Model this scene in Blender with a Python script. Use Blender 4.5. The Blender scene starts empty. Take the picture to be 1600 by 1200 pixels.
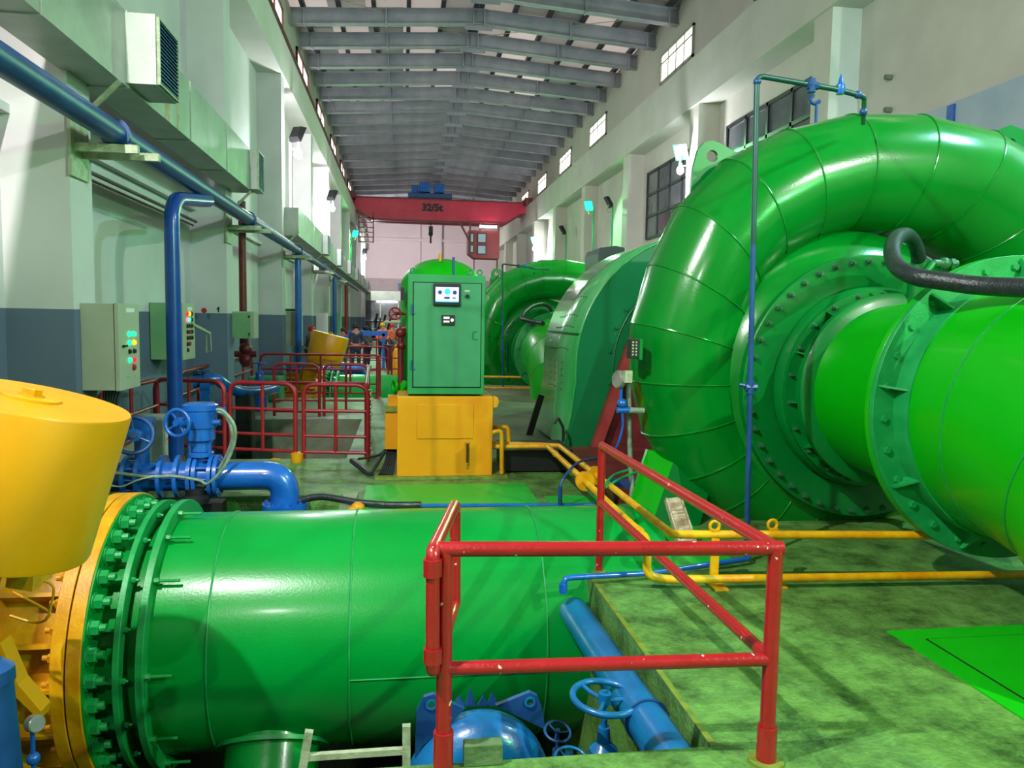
import bpy, bmesh, math, random
from mathutils import Vector, Matrix
random.seed(7)
PI = math.pi
S = bpy.context.scene
COL = S.collection
V = Vector

# ------------------------------------------------------------------ camera
FPX = 1200.0
CAMZ = 1.87
ROLL = 0.017
_vx, _vy = 628 - 800, 600 - 497
_c, _s = math.cos(ROLL), math.sin(ROLL)
_x = _vx * _c - _vy * _s
_y = _vx * _s + _vy * _c
PITCH = math.atan(_y / FPX)
YAW = math.atan(-_x / FPX * math.cos(PITCH))
FWD = V((math.sin(YAW) * math.cos(PITCH), math.cos(YAW) * math.cos(PITCH), -math.sin(PITCH)))
R0 = V((math.cos(YAW), -math.sin(YAW), 0))
U0 = R0.cross(FWD)
RGT = R0 * _c + U0 * _s
UPV = -R0 * _s + U0 * _c
cam_data = bpy.data.cameras.new('camera')
cam_data.sensor_fit = 'HORIZONTAL'
cam_data.sensor_width = 36.0
cam_data.lens = FPX / 1600.0 * 36.0
cam_data.clip_start = 0.05
cam_data.clip_end = 300
cam = bpy.data.objects.new('camera', cam_data)
COL.objects.link(cam)
m = Matrix((RGT, UPV, -FWD)).transposed().to_4x4()
m.translation = V((0, 0, CAMZ))
cam.matrix_world = m
S.camera = cam

# ------------------------------------------------------------------ world, exposure
W = bpy.data.worlds.new('world')
S.world = W
W.use_nodes = True
W.node_tree.nodes['Background'].inputs[0].default_value = (0.85, 0.88, 1.0, 1)
W.node_tree.nodes['Background'].inputs[1].default_value = 1.2
S.view_settings.view_transform = 'Standard'
S.view_settings.look = 'None'
S.view_settings.gamma = 1
S.view_settings.exposure = 0.32
LAMP = dict(key=2100.0, white=600.0, green=900.0, bulb=250.0, win=2.2, right=2100.0, rgreen=1300.0, cyan=900.0)


def ray(px, py):
    return FWD * FPX + RGT * (px - 800) + UPV * (600 - py)


def at(px, py, Y):                       # point of the photo on the plane at distance Y along the hall
    d = ray(px, py)
    return V((0, 0, CAMZ)) + d * (Y / d.y)


def onz(px, py, z=0.0):                  # point of the photo at height z
    d = ray(px, py)
    return V((0, 0, CAMZ)) + d * ((z - CAMZ) / d.z)


# ------------------------------------------------------------------ materials
def lin(h):
    h = h.lstrip('#')
    o = []
    for i in (0, 2, 4):
        c = int(h[i:i + 2], 16) / 255
        o.append(c / 12.92 if c <= 0.04045 else ((c + 0.055) / 1.055) ** 2.4)
    return (o[0], o[1], o[2], 1)


def newmat(name):
    mt = bpy.data.materials.new(name)
    mt.use_nodes = True
    nt = mt.node_tree
    return mt, nt, nt.nodes['Principled BSDF']


def paint(name, a, b=None, rough=0.35, scale=3.0, bump=0.0, metal=0.0, spec=0.5, lo=0.35, hi=0.7, stretch=None, bscale=60, coat=0.0, detail=6, nrough=.6):
    mt, nt, bs = newmat(name)
    N, L = nt.nodes, nt.links
    tc = N.new('ShaderNodeTexCoord')
    mp = N.new('ShaderNodeMapping')
    L.new(tc.outputs['Object'], mp.inputs[0])
    if stretch:
        mp.inputs['Scale'].default_value = stretch
    nz = N.new('ShaderNodeTexNoise')
    nz.inputs['Scale'].default_value = scale
    nz.inputs['Detail'].default_value = detail
    nz.inputs['Roughness'].default_value = nrough
    L.new(mp.outputs[0], nz.inputs['Vector'])
    rp = N.new('ShaderNodeValToRGB')
    rp.color_ramp.elements[0].position = lo
    rp.color_ramp.elements[1].position = hi
    rp.color_ramp.elements[0].color = lin(a)
    rp.color_ramp.elements[1].color = lin(b or a)
    L.new(nz.outputs['Fac'], rp.inputs[0])
    L.new(rp.outputs[0], bs.inputs['Base Color'])
    bs.inputs['Roughness'].default_value = rough
    bs.inputs['Metallic'].default_value = metal
    bs.inputs['Specular IOR Level'].default_value = spec
    bs.inputs['Coat Weight'].default_value = coat
    bs.inputs['Coat Roughness'].default_value = 0.12
    if bump:
        n2 = N.new('ShaderNodeTexNoise')
        n2.inputs['Scale'].default_value = bscale
        n2.inputs['Detail'].default_value = 4
        L.new(tc.outputs['Object'], n2.inputs['Vector'])
        bp = N.new('ShaderNodeBump')
        bp.inputs['Strength'].default_value = bump
        bp.inputs['Distance'].default_value = 0.02
        L.new(n2.outputs['Fac'], bp.inputs['Height'])
        L.new(bp.outputs[0], bs.inputs['Normal'])
    return mt


def glow(name, col, st):
    mt, nt, bs = newmat(name)
    bs.inputs['Base Color'].default_value = lin(col)
    bs.inputs['Emission Color'].default_value = lin(col)
    bs.inputs['Emission Strength'].default_value = st
    return mt


def wallmat(name, low, high, bands=()):
    """two-tone wall paint split by height, plus painted horizontal bands (z0, z1, colour)"""
    mt, nt, bs = newmat(name)
    N, L = nt.nodes, nt.links
    g = N.new('ShaderNodeNewGeometry')
    sp = N.new('ShaderNodeSeparateXYZ')
    L.new(g.outputs['Position'], sp.inputs[0])
    nz = N.new('ShaderNodeTexNoise')
    nz.inputs['Scale'].default_value = 0.9
    nz.inputs['Detail'].default_value = 7
    L.new(g.outputs['Position'], nz.inputs['Vector'])

    def step(z):
        q = N.new('ShaderNodeMath')
        q.operation = 'GREATER_THAN'
        L.new(sp.outputs['Z'], q.inputs[0])
        q.inputs[1].default_value = z
        return q.outputs[0]

    def mix(f, a, b):
        x = N.new('ShaderNodeMix')
        x.data_type = 'RGBA'
        L.new(f, x.inputs[0])
        for i, c in ((6, a), (7, b)):
            if isinstance(c, str):
                x.inputs[i].default_value = lin(c)
            else:
                L.new(c, x.inputs[i])
        return x.outputs[2]
    cur = mix(step(1.9), low, high)
    for z0, z1, c in bands:
        mu = N.new('ShaderNodeMath')
        mu.operation = 'SUBTRACT'
        L.new(step(z0), mu.inputs[0])
        L.new(step(z1), mu.inputs[1])
        cur = mix(mu.outputs[0], cur, c)
    # grime
    mr = N.new('ShaderNodeMapRange')
    mr.inputs[1].default_value = 0.3
    mr.inputs[2].default_value = 0.75
    mr.inputs[3].default_value = 0.86
    mr.inputs[4].default_value = 1.06
    L.new(nz.outputs['Fac'], mr.inputs[0])
    vm = N.new('ShaderNodeVectorMath')
    vm.operation = 'SCALE'
    L.new(cur, vm.inputs[0])
    L.new(mr.outputs[0], vm.inputs['Scale'])
    L.new(vm.outputs[0], bs.inputs['Base Color'])
    bs.inputs['Roughness'].default_value = 0.7
    return mt


M = {}
M['pen'] = paint('penstock_green', '#00852f', '#009238', 0.27, 1.2, 0.05, spec=.35, coat=0.12)
M['vol'] = paint('volute_green', '#006f1a', '#007d24', 0.22, 1.0, 0.05, spec=.35, coat=0.2)
M['vol2'] = paint('cover_green', '#006a28', '#00782c', 0.34, 1.4, 0.05, spec=.35, coat=0.1)
M['boltdk'] = paint('bolt_dark', '#1c5c34', '#2f6e44', 0.4, 6)
M['draft'] = paint('draft_green', '#009c00', '#02a408', 0.32, 0.8, 0.03, spec=.3, coat=0.12)
M['flange'] = paint('flange_green', '#0b8840', '#1e9a50', 0.4, 6, 0.1)
M['hood'] = paint('hood_green', '#2a9c4c', '#6ab478', 0.22, 1.6, 0.03, stretch=(1, 1, .3), coat=0.4)  # paler streaks paint reflections into the green of the cover
M['hood_face'] = paint('hood_face_green', '#06703c', '#0a7c44', 0.4, 1.5, 0.02)
M['cab'] = paint('cabinet_green', '#2a7c50', '#36885c', 0.45, 2.5, 0.02)
M['cabframe'] = paint('cabinet_frame_green', '#188044', '#268c50', 0.4, 2.5, 0.02)
M['yel'] = paint('yellow_paint', '#cf8c00', '#d99806', 0.38, 2.0, 0.03)
M['yel2'] = paint('valve_yellow', '#c07c00', '#dca40c', 0.38, 5.0, 0.1)
M['yelpipe'] = paint('pipe_yellow', '#d08a00', '#e8bc10', 0.4, 7.0, 0.1)
M['blue'] = paint('blue_paint', '#0d4fa6', '#1c66bd', 0.25, 4.0, 0.08, coat=0.4)
M['bluelt'] = paint('light_blue_paint', '#0b5c96', '#1570ac', 0.3, 4.0, 0.08, coat=0.3)
M['bluedk'] = paint('dark_blue_paint', '#123a70', '#1b4c86', 0.4, 4.0, 0.05)
M['red'] = paint('red_rail_paint', '#940a14', '#a81620', 0.3, 9.0, 0.15, lo=.3, hi=.8, coat=0.4)
def chips(mt, scale=26, thr=.725, col='#cfc4b8'):
    nt = mt.node_tree
    N, L = nt.nodes, nt.links
    bs = N['Principled BSDF']
    src = bs.inputs['Base Color'].links[0].from_socket
    tc = N.new('ShaderNodeTexCoord')
    nz = N.new('ShaderNodeTexNoise')
    nz.inputs['Scale'].default_value = scale
    nz.inputs['Detail'].default_value = 2
    L.new(tc.outputs['Object'], nz.inputs['Vector'])
    gt = N.new('ShaderNodeMath')
    gt.operation = 'GREATER_THAN'
    gt.inputs[1].default_value = thr
    L.new(nz.outputs['Fac'], gt.inputs[0])
    mx = N.new('ShaderNodeMix')
    mx.data_type = 'RGBA'
    L.new(gt.outputs[0], mx.inputs[0])
    L.new(src, mx.inputs[6])
    mx.inputs[7].default_value = lin(col)
    L.new(mx.outputs[2], bs.inputs['Base Color'])


chips(M['red'])
M['redfar'] = paint('dull_red_paint', '#7d0f1b', '#9a1c26', 0.4, 7.0, 0.05)
M['maroon'] = paint('maroon_steel', '#571018', '#7a2a26', 0.45, 3.0, 0.05)
M['crane'] = paint('crane_red', '#b5183c', '#c9304c', 0.45, .8, 0.02)
M['cabin'] = paint('cabin_red', '#8e2a2e', '#9c3636', 0.5, 1.0)
M['concrete'] = paint('near_floor', '#2e4e1e', '#669848', 0.5, 2.6, 0.5, lo=.38, hi=.60, bscale=40, detail=14, nrough=.78)
M['concfar'] = paint('far_floor', '#5e6a50', '#8d9478', 0.5, 1.2, 0.2, lo=.35, hi=.65, bscale=20)
M['pitfloor'] = paint('shade_dark_pit_floor', '#0e140e', '#1c261a', 0.35, 4, 0.3)  # near black: the deep shade of the pit is put into the colour
M['concdk'] = paint('pit_concrete', '#3f5a38', '#6c8a58', 0.75, 4, 0.5, bscale=20)
M['kerb'] = paint('kerb_paint', '#557428', '#84902e', 0.6, 9, 0.4, bscale=30)
M['greenfloor'] = paint('green_floor_paint', '#0aa42a', '#1cb43c', 0.45, 1.1, 0.1, lo=.3, hi=.8)
M['hatch'] = paint('hatch_green', '#00aa00', '#08b408', 0.5, 2.0, 0.03)
M['black'] = paint('black', '#0c0d0f', '#17181a', 0.5, 5)
M['rubber'] = paint('rubber', '#1a2224', '#2b3638', 0.32, 12, 0.3)
M['hose'] = paint('hose_grey', '#56705a', '#8aa088', 0.5, 12, 0.1)
M['galv'] = paint('galvanised', '#8a9678', '#b5bfa0', 0.5, 14, 0.2)
M['duct'] = paint('duct_metal', '#8f988e', '#a8b0a6', 0.42, 2.2, 0.05, metal=0.25)
M['wall'] = wallmat('left_wall_paint', '#627087', '#cfcccd')
M['wallR'] = wallmat('right_wall_paint', '#5a6472', '#cac8bc')
M['beam'] = paint('beam_paint', '#c0c2b6', '#cccdc2', 0.7, .9)
M['upper'] = paint('upper_wall_paint', '#bcb9ae', '#c8c4bc', 0.75, .7)
M['endw'] = paint('end_wall_paint', '#dcc8d0', '#e4d2d8', 0.75, .4)
M['rafter'] = paint('rafter_steel', '#858a94', '#a3a3aa', 0.55, 1.6, 0.05, lo=.3, hi=.75)
M['sheet'] = paint('roof_sheet', '#8a8c8c', '#a6a49e', 0.5, 1.2)
M['purlin'] = paint('purlin', '#2f3238', '#3b3e44', 0.6, 3)
M['olive'] = paint('soffit', '#5d6450', '#7d8266', 0.7, 2)
M['boxgrey'] = paint('box_enamel', '#a3a795', '#b2b4a2', 0.4, 2.0, 0.02)
M['boxgreen'] = paint('box_green_side', '#6d9f70', '#86ac80', 0.45, 2.0)
M['glassdk'] = paint('window_glass', '#4a5058', '#7c7f80', 0.12, .7, spec=.8)
M['frame'] = paint('window_frame', '#202026', '#2c2b30', 0.5, 5)
M['pane'] = glow('daylight_pane', '#fff4ee', LAMP['win'])
M['skylight'] = glow('translucent_roof_panel', '#f2dcd6', 0.45)
M['white'] = paint('white', '#e2e2e2', '#f0f0f0', 0.4, 3)
M['screen'] = glow('screen_glow', '#b4bdfa', 1.0)
M['screencyan'] = glow('screen_cyan', '#1bb4e6', 1.0)
M['screenblue'] = glow('screen_blue', '#1c2470', 0.7)
M['ledg'] = glow('green_lamp', '#10f08a', 2.0)
M['ledy'] = glow('yellow_lamp', '#ffb400', 2.0)
M['ledr'] = glow('red_lamp', '#e01c38', 1.0)
M['ledp'] = glow('pink_lamp', '#ff6aa0', 1.6)
M['btnk'] = paint('button_black', '#111111', '#222222', 0.4)
M['btnr'] = paint('button_red', '#b01020', '#c02030', 0.4)
M['bulb'] = glow('bulb_glow', '#eceaff', 30)
M['gfl'] = glow('green_floodlight_glow', '#1effa0', 3.5)
M['tube'] = glow('tube_glow', '#f4f6ff', 12)
M['gcase'] = paint('lamp_case_green', '#0d9c6a', '#15b27c', 0.4)
M['skin'] = paint('skin', '#a06a50', '#b47a5c', 0.6)
M['hair'] = paint('hair', '#0d0b0b', '#181414', 0.6)
M['cnavy'] = paint('cloth_navy', '#1c2438', '#28324a', 0.9)
M['cgrey'] = paint('cloth_grey', '#4a4e54', '#5e6266', 0.9)
M['cblue'] = paint('cloth_blue', '#2c5fb0', '#4a80c8', 0.9)
M['corange'] = paint('cloth_orange', '#d84a20', '#e8603a', 0.9)
M['rust'] = paint('rusty_tape', '#8c7c58', '#c9c2a4', 0.7, 8, lo=.4, hi=.6, stretch=(1, 6, 1))
M['gauge'] = paint('gauge_metal', '#8a8f88', '#b9bcb4', 0.3, 4, metal=.4)
M['panelblue'] = paint('panel_pale', '#9aaec0', '#b4c2cc', 0.5, 1)
M['brown'] = paint('brown_drum', '#3a211e', '#4c2b26', 0.5, 2)


# ------------------------------------------------------------------ mesh builder
def frame(ax):
    ax = V(ax).normalized()
    t = V((0, 0, 1)) if abs(ax.z) < 0.9 else V((1, 0, 0))
    u = ax.cross(t).normalized()
    return u, ax.cross(u).normalized(), ax


class MB:
    def __init__(s):
        s.b = bmesh.new()

    def face(s, vs):
        try:
            s.b.faces.new(vs)
        except ValueError:
            pass

    def box(s, x0, x1, y0, y1, z0, z1):
        v = [s.b.verts.new(p) for p in ((x0, y0, z0), (x1, y0, z0), (x1, y1, z0), (x0, y1, z0),
                                         (x0, y0, z1), (x1, y0, z1), (x1, y1, z1), (x0, y1, z1))]
        for f in ((3, 2, 1, 0), (4, 5, 6, 7), (0, 1, 5, 4), (1, 2, 6, 5), (2, 3, 7, 6), (3, 0, 4, 7)):
            s.face([v[i] for i in f])
        return s

    def prism(s, pts, d):
        """closed polygon (list of points) extruded by vector d"""
        d = V(d)
        a = [s.b.verts.new(V(p)) for p in pts]
        b = [s.b.verts.new(V(p) + d) for p in pts]
        s.face(a)
        s.face(b[::-1])
        n = len(a)
        for i in range(n):
            s.face([a[i], a[(i + 1) % n], b[(i + 1) % n], b[i]])
        return s

    def beam(s, p0, p1, w, h, up=(0, 0, 1)):
        p0, p1, up = V(p0), V(p1), V(up)
        d = (p1 - p0).normalized()
        sx = d.cross(up).normalized()
        uz = sx.cross(d).normalized()
        a = [p0 + sx * (i * w / 2) + uz * (j * h / 2) for i, j in ((-1, -1), (1, -1), (1, 1), (-1, 1))]
        return s.prism(a, p1 - p0)

    def rings(s, rings, close=False, caps=(True, True)):
        R = [[s.b.verts.new(p) for p in r] for r in rings]
        n = len(R[0])
        for i in range(len(R) - (0 if close else 1)):
            A, B = R[i], R[(i + 1) % len(R)]
            for j in range(n):
                s.face([A[j], A[(j + 1) % n], B[(j + 1) % n], B[j]])
        if not close:
            if caps[0]:
                s.face(R[0][::-1])
            if caps[1]:
                s.face(R[-1])
        return s

    def lathe(s, prof, o, ax, seg=48, a0=0.0, a1=None, caps=(True, True), close=False):
        """prof: list of (radius, distance along ax from o)"""
        u, v, w = frame(ax)
        o = V(o)
        full = a1 is None
        rr = []
        n = seg if full else seg + 1
        for r, h in prof:
            ring = []
            for k in range(n):
                a = a0 + (2 * PI * k / seg if full else (a1 - a0) * k / seg)
                ring.append(o + w * h + (u * math.cos(a) + v * math.sin(a)) * max(r, 1e-4))
            rr.append(ring)
        return s.rings(rr, close=close, caps=caps)

    def cyl(s, p0, p1, r, r1=None, seg=24, caps=(True, True)):
        p0, p1 = V(p0), V(p1)
        L = (p1 - p0).length
        return s.lathe([(r, 0), (r if r1 is None else r1, L)], p0, p1 - p0, seg, caps=caps)

    def tube(s, pts, r, seg=12, closed=False, caps=(True, True)):
        pts = [V(p) for p in pts]
        n = len(pts)
        rings = []
        u = None
        for i in range(n):
            if closed:
                t = (pts[(i + 1) % n] - pts[i - 1]).normalized()
            else:
                t = (pts[min(i + 1, n - 1)] - pts[max(i - 1, 0)]).normalized()
            if u is None:
                u = frame(t)[0]
            u = (u - t * u.dot(t)).normalized()
            v = t.cross(u)
            rad = r[i] if isinstance(r, (list, tuple)) else r
            rings.append([pts[i] + (u * math.cos(2 * PI * k / seg) + v * math.sin(2 * PI * k / seg)) * rad for k in range(seg)])
        return s.rings(rings, close=closed, caps=caps)

    def torus(s, c, ax, R, r, n=40, seg=10, a0=0, a1=None):
        u, v, w = frame(ax)
        c = V(c)
        if a1 is None:
            pts = [c + (u * math.cos(2 * PI * k / n) + v * math.sin(2 * PI * k / n)) * R for k in range(n)]
            rings = []
            for k in range(n):
                d = (pts[k] - c).normalized()
                rings.append([pts[k] + (d * math.cos(2 * PI * j / seg) + w * math.sin(2 * PI * j / seg)) * r for j in range(seg)])
            return s.rings(rings, close=True)
        return s

    def sphere(s, c, r, sc=(1, 1, 1), u=16, v=10):
        bmesh.ops.create_uvsphere(s.b, u_segments=u, v_segments=v, radius=r,
                                  matrix=Matrix.Translation(V(c)) @ Matrix.Diagonal((*sc, 1)))
        return s

    def build(s, name, mat, parent=None, smooth=True, bevel=0.0, angle=38):
        me = bpy.data.meshes.new(name)
        bmesh.ops.recalc_face_normals(s.b, faces=s.b.faces)
        s.b.to_mesh(me)
        s.b.free()
        me.materials.append(M[mat] if isinstance(mat, str) else mat)
        if smooth:
            me.shade_smooth()
            me.set_sharp_from_angle(angle=math.radians(angle))
        o = bpy.data.objects.new(name, me)
        COL.objects.link(o)
        if parent:
            o.parent = parent
            o.location = -wloc(parent)
        else:
            recentre(o)
        if bevel:
            bv = o.modifiers.new('bevel', 'BEVEL')
            bv.width = bevel
            bv.segments = 2
            bv.limit_method = 'ANGLE'
        return o


def plate_hole(outline, c, r, d, n=64):
    """flat plate (outline seen from c) with a real round hole of radius r at c, extruded by d"""
    P = [V(p) for p in outline]
    c = V(c)
    y = c.y
    angs = sorted([2 * PI * k / n for k in range(n)] + [math.atan2(p.z - c.z, p.x - c.x) % (2 * PI) for p in P])
    outer, inner = [], []
    for a in angs:
        dx, dz = math.cos(a), math.sin(a)
        best = None
        for i in range(len(P)):
            p, q = P[i], P[(i + 1) % len(P)]
            ex, ez = q.x - p.x, q.z - p.z
            den = dx * ez - dz * ex
            if abs(den) < 1e-9:
                continue
            t = ((p.x - c.x) * ez - (p.z - c.z) * ex) / den
            s_ = ((p.x - c.x) * dz - (p.z - c.z) * dx) / den
            if t > 0 and -1e-6 <= s_ <= 1 + 1e-6 and (best is None or t > best):
                best = t
        best = max(best or r * 1.2, r * 1.15)
        outer.append(V((c.x + dx * best, y, c.z + dz * best)))
        inner.append(V((c.x + dx * r, y, c.z + dz * r)))
    d = V(d)
    mb = MB()
    mb.rings([outer, [p + d for p in outer], [p + d for p in inner], inner], close=True)
    return mb


def recentre(o):
    me = o.data
    xs = [v.co for v in me.vertices]
    if not xs:
        return
    c = V(((min(v.x for v in xs) + max(v.x for v in xs)) / 2, (min(v.y for v in xs) + max(v.y for v in xs)) / 2, min(v.z for v in xs)))
    me.transform(Matrix.Translation(-c))
    o.location = c


def wloc(o):
    p = V((0, 0, 0))
    while o:
        p = p + o.location
        o = o.parent
    return p


def fillet(pts, rad, n=6):
    pts = [V(p) for p in pts]
    out = [pts[0]]
    for i in range(1, len(pts) - 1):
        a, b, c = pts[i - 1], pts[i], pts[i + 1]
        d1, d2 = (a - b), (c - b)
        r = min(rad, d1.length * .49, d2.length * .49)
        p0, p1 = b + d1.normalized() * r, b + d2.normalized() * r
        for k in range(n + 1):
            t = k / n
            out.append(p0 * (1 - t) ** 2 + b * 2 * t * (1 - t) + p1 * t * t)
    out.append(pts[-1])
    return out


def smoothpath(pts, n=8):
    pts = [V(p) for p in pts]
    P = [pts[0]] + pts + [pts[-1]]
    out = []
    for i in range(1, len(P) - 2):
        a, b, c, d = P[i - 1], P[i], P[i + 1], P[i + 2]
        for k in range(n):
            t = k / n
            out.append(0.5 * ((2 * b) + (c - a) * t + (2 * a - 5 * b + 4 * c - d) * t * t + (3 * b - a - 3 * c + d) * t ** 3))
    out.append(pts[-1])
    return out


def tag(o, label, cat, group=None, kind=None):
    o['label'] = label
    o['category'] = cat
    if group:
        o['group'] = group
    if kind:
        o['kind'] = kind
    return o


def thing(name, loc, label, cat, group=None):
    o = bpy.data.objects.new(name, None)
    o.empty_display_size = 0.1
    COL.objects.link(o)
    o.location = V(loc)
    return tag(o, label, cat, group)


def struct(o):
    o['kind'] = 'structure'
    return o


def copy_tree(o, shift=None, label=None, parent=None):
    c = o.copy()
    COL.objects.link(c)
    if parent:
        c.parent = parent
    if shift is not None:
        c.location = c.location + V(shift)
    if label:
        c['label'] = label
    for ch in list(o.children):
        copy_tree(ch, parent=c)
    return c


_meshcache = {}


def bolt_at(parent, pos, ax, r=.022, h=.03, mat='flange', name='bolt', stud=True):
    """one hexagon bolt with its stud end, its own object, sharing mesh data"""
    key = (round(r, 4), round(h, 4), mat, stud)
    if key not in _meshcache:
        b = MB()
        b.lathe([(r * .9, 0), (r, h * .12), (r, h * .88), (r * .85, h)], (0, 0, 0), (0, 0, 1), 6)
        if stud:
            b.cyl((0, 0, h * .9), (0, 0, h * 1.7), r * .55, seg=10)
        b.cyl((0, 0, -.001), (0, 0, h * .14), r * 1.25, seg=14)
        me = bpy.data.meshes.new(name)
        bmesh.ops.recalc_face_normals(b.b, faces=b.b.faces)
        b.b.to_mesh(me)
        b.b.free()
        me.materials.append(M[mat])
        _meshcache[key] = me
    o = bpy.data.objects.new(name, _meshcache[key])
    COL.objects.link(o)
    o.parent = parent
    o.location = V(pos) - wloc(parent)
    o.rotation_mode = 'QUATERNION'
    o.rotation_quaternion = V(ax).to_track_quat('Z', 'Y')
    return o


def lamp(name, loc, power, col, size=.3, spot=None, aim=None, parent=None, spread=None):
    if spot:
        ld = bpy.data.lights.new(name, 'SPOT')
        ld.spot_size = spot
        ld.spot_blend = .6
        ld.shadow_soft_size = size
    else:
        ld = bpy.data.lights.new(name, 'POINT')
        ld.shadow_soft_size = size
    ld.energy = power
    ld.color = col
    o = bpy.data.objects.new(name, ld)
    COL.objects.link(o)
    if parent:
        o.parent = parent
        o.location = V(loc) - wloc(parent)
    else:
        o.location = loc
    if aim:
        o.rotation_mode = 'QUATERNION'
        o.rotation_quaternion = (V(loc) - V(aim)).to_track_quat('Z', 'Y')
    return o


# ================================================================== SETTING
YB, YE = -7.0, 70.0
XL, XLP, XR, XRP = -3.55, -2.97, 8.6, 8.0
DEP = -2.3


def slab(x0, x1, y0, y1, mat, z0=DEP, z1=0.0, name='floor'):
    return struct(MB().box(x0, x1, y0, y1, z0, z1).build(name, mat, smooth=False))


slab(XL, XR, YB, 3.1, 'concrete')
slab(1.365, XR, 3.1, 10.3, 'concrete')
slab(-.45, 1.365, 7.25, 10.3, 'concrete')
slab(XL, -.45, 8.15, 10.3, 'concrete')
slab(1.365, XR, 10.3, YE, 'concfar')
slab(-.72, 1.365, 10.3, 18.15, 'concfar')
slab(XL, -.72, 14.3, 18.15, 'concfar')
slab(XL, 1.365, 23.2, YE, 'concfar')
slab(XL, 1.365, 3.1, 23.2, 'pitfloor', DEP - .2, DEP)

# left wall, pilasters, crane beam
struct(MB().box(XL - .3, XL, YB, YE, -2.3, 9.2).build('wall_left', 'wall', smooth=False))
struct(MB().box(XL - .3, XL - .05, YB, YE, 9.2, 12.4).build('wall_left', 'upper', smooth=False))
b = MB()
for n in range(-2, 10):
    y = 7.55 + 6.25 * n
    b.box(XL, XLP, y, y + .5, -2.3, 8.0)
struct(b.build('trim_1', 'wall', smooth=False))
struct(MB().box(XL, XLP + .05, YB, YE, 7.8, 8.72).build('trim_2', 'beam', smooth=False))
struct(MB().box(-3.12, -3.02, YB, YE, 8.72, 9.17).build('trim_3', 'maroon', smooth=False))
b = MB()
for n in range(-1, 9):
    y = 7.55 + 6.25 * n
    b.box(XL, XL + .10, y + .5, y + 6.25, 3.62, 3.7)
struct(b.build('trim_4', 'wall', smooth=False))

# right wall
struct(MB().box(XR, XR + .3, YB, YE, 0, 9.2).build('wall_right', 'wallR', smooth=False))
struct(MB().box(8.5, XR + .3, YB, YE, 9.2, 12.4).build('wall_right', 'upper', smooth=False))
b = MB()
for n in range(-3, 9):
    y = 14.0 + 6.6 * n
    b.box(XRP, XR, y, y + .65, 0, 8.0)
struct(b.build('trim_5', 'wallR', smooth=False))
struct(MB().box(XRP - .06, XR, YB, YE, 7.85, 9.2).build('trim_6', 'beam', smooth=False))

# end walls
struct(MB().box(XL - .3, XR + .3, YE, YE + .3, 0, 12.4).build('wall_far', 'endw', smooth=False))
struct(MB().box(XL - .3, XR + .3, YB - .3, YB, 0, 12.4).build('wall_back', 'beam', smooth=False))
b = MB()
b.box(XL, XR, YE - .5, YE, 4.2, 5.35)
struct(b.build('trim_7', paint('far_band', '#a8979c', '#b3a2a6', .7), smooth=False))
b = MB()
b.box(2.9, 3.5, YE - .4, YE, 0, 12)
b.box(XL, XR, YE - .25, YE, 8.7, 8.95)
b.box(1.5, 1.62, YE - .2, YE, 5.3, 12)
struct(b.build('trim_8', 'endw', smooth=False))
struct(MB().box(XL, 3.0, YE - 4, YE - .5, 3.3, 4.1).build('trim_9', 'duct', smooth=False))
b = MB()                                # glazed partition under the far gallery
for k in range(7):
    x = XL + .2 + k * 1.5
    b.box(x, x + .1, YE - 4, YE - 3.9, 0, 3.3)
for z in (.9, 1.6):
    b.box(XL, 6.0, YE - 4, YE - 3.9, z, z + .08)
struct(b.build('trim_10', 'boxgrey', smooth=False))
struct(MB().box(XL + .1, 6.0, YE - 3.8, YE - 3.75, 0, 3.3).build('window_20', 'glassdk', smooth=False))

# clerestory windows, right and left
wn = 1
for i, y in enumerate((2.5, 9.0, 15.6, 22.5, 32.3, 39.1, 45.8, 52.4, 59.0)):
    f = MB()
    f.box(8.44, 8.5, y - .08, y + 2.8, 9.72, 9.8)
    f.box(8.44, 8.5, y - .08, y + 2.8, 10.6, 10.68)
    for k in range(5):
        w = .09 if k in (0, 4) else .05
        yy = y - .08 + k * .71
        f.box(8.44, 8.5, yy, yy + w, 9.72, 10.68)
    f.box(8.45, 8.5, y, y + 2.75, 10.35, 10.4)
    fo = struct(f.build('window_%d' % wn, 'boxgrey', smooth=False))
    wn += 1
    p = MB().box(8.47, 8.49, y, y + 2.72, 9.8, 10.6).build('pane', 'pane', fo, smooth=False)
for n in range(-1, 9):
    y = 8.9 + 6.25 * n
    fo = struct(MB().box(XL - .05, XL + .02, y - .1, y + 3.0, 9.8, 9.9).box(XL - .05, XL + .02, y - .1, y + 3.0, 10.85, 10.95)
                .box(XL - .05, XL + .02, y - .1, y, 9.8, 10.95).box(XL - .05, XL + .02, y + 1.4, y + 1.5, 9.8, 10.95)
                .box(XL - .05, XL + .02, y + 2.9, y + 3.0, 9.8, 10.95).build('window_%d' % wn, 'maroon', smooth=False))
    wn += 1
    MB().box(XL - .04, XL - .02, y, y + 2.9, 9.9, 10.85).build('pane', 'pane', fo, smooth=False)
# large dark windows of the right bays
for n in range(0, 2):
    y0 = 15.3 + 6.7 * n
    y1 = y0 + 4.6
    f = MB()
    for k in range(5):
        yy = y0 + k * (y1 - y0) / 4
        f.box(XR - .08, XR, yy - .05, yy + .05, 4.8, 7.1)
    for z in (4.8, 5.55, 6.3, 7.05):
        f.box(XR - .08, XR, y0, y1, z - .04, z + .05)
    fo = struct(f.build('window_%d' % wn, 'frame', smooth=False))
    wn += 1
    MB().box(XR - .04, XR - .02, y0, y1, 4.8, 7.05).build('pane', 'glassdk', fo, smooth=False)

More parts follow.
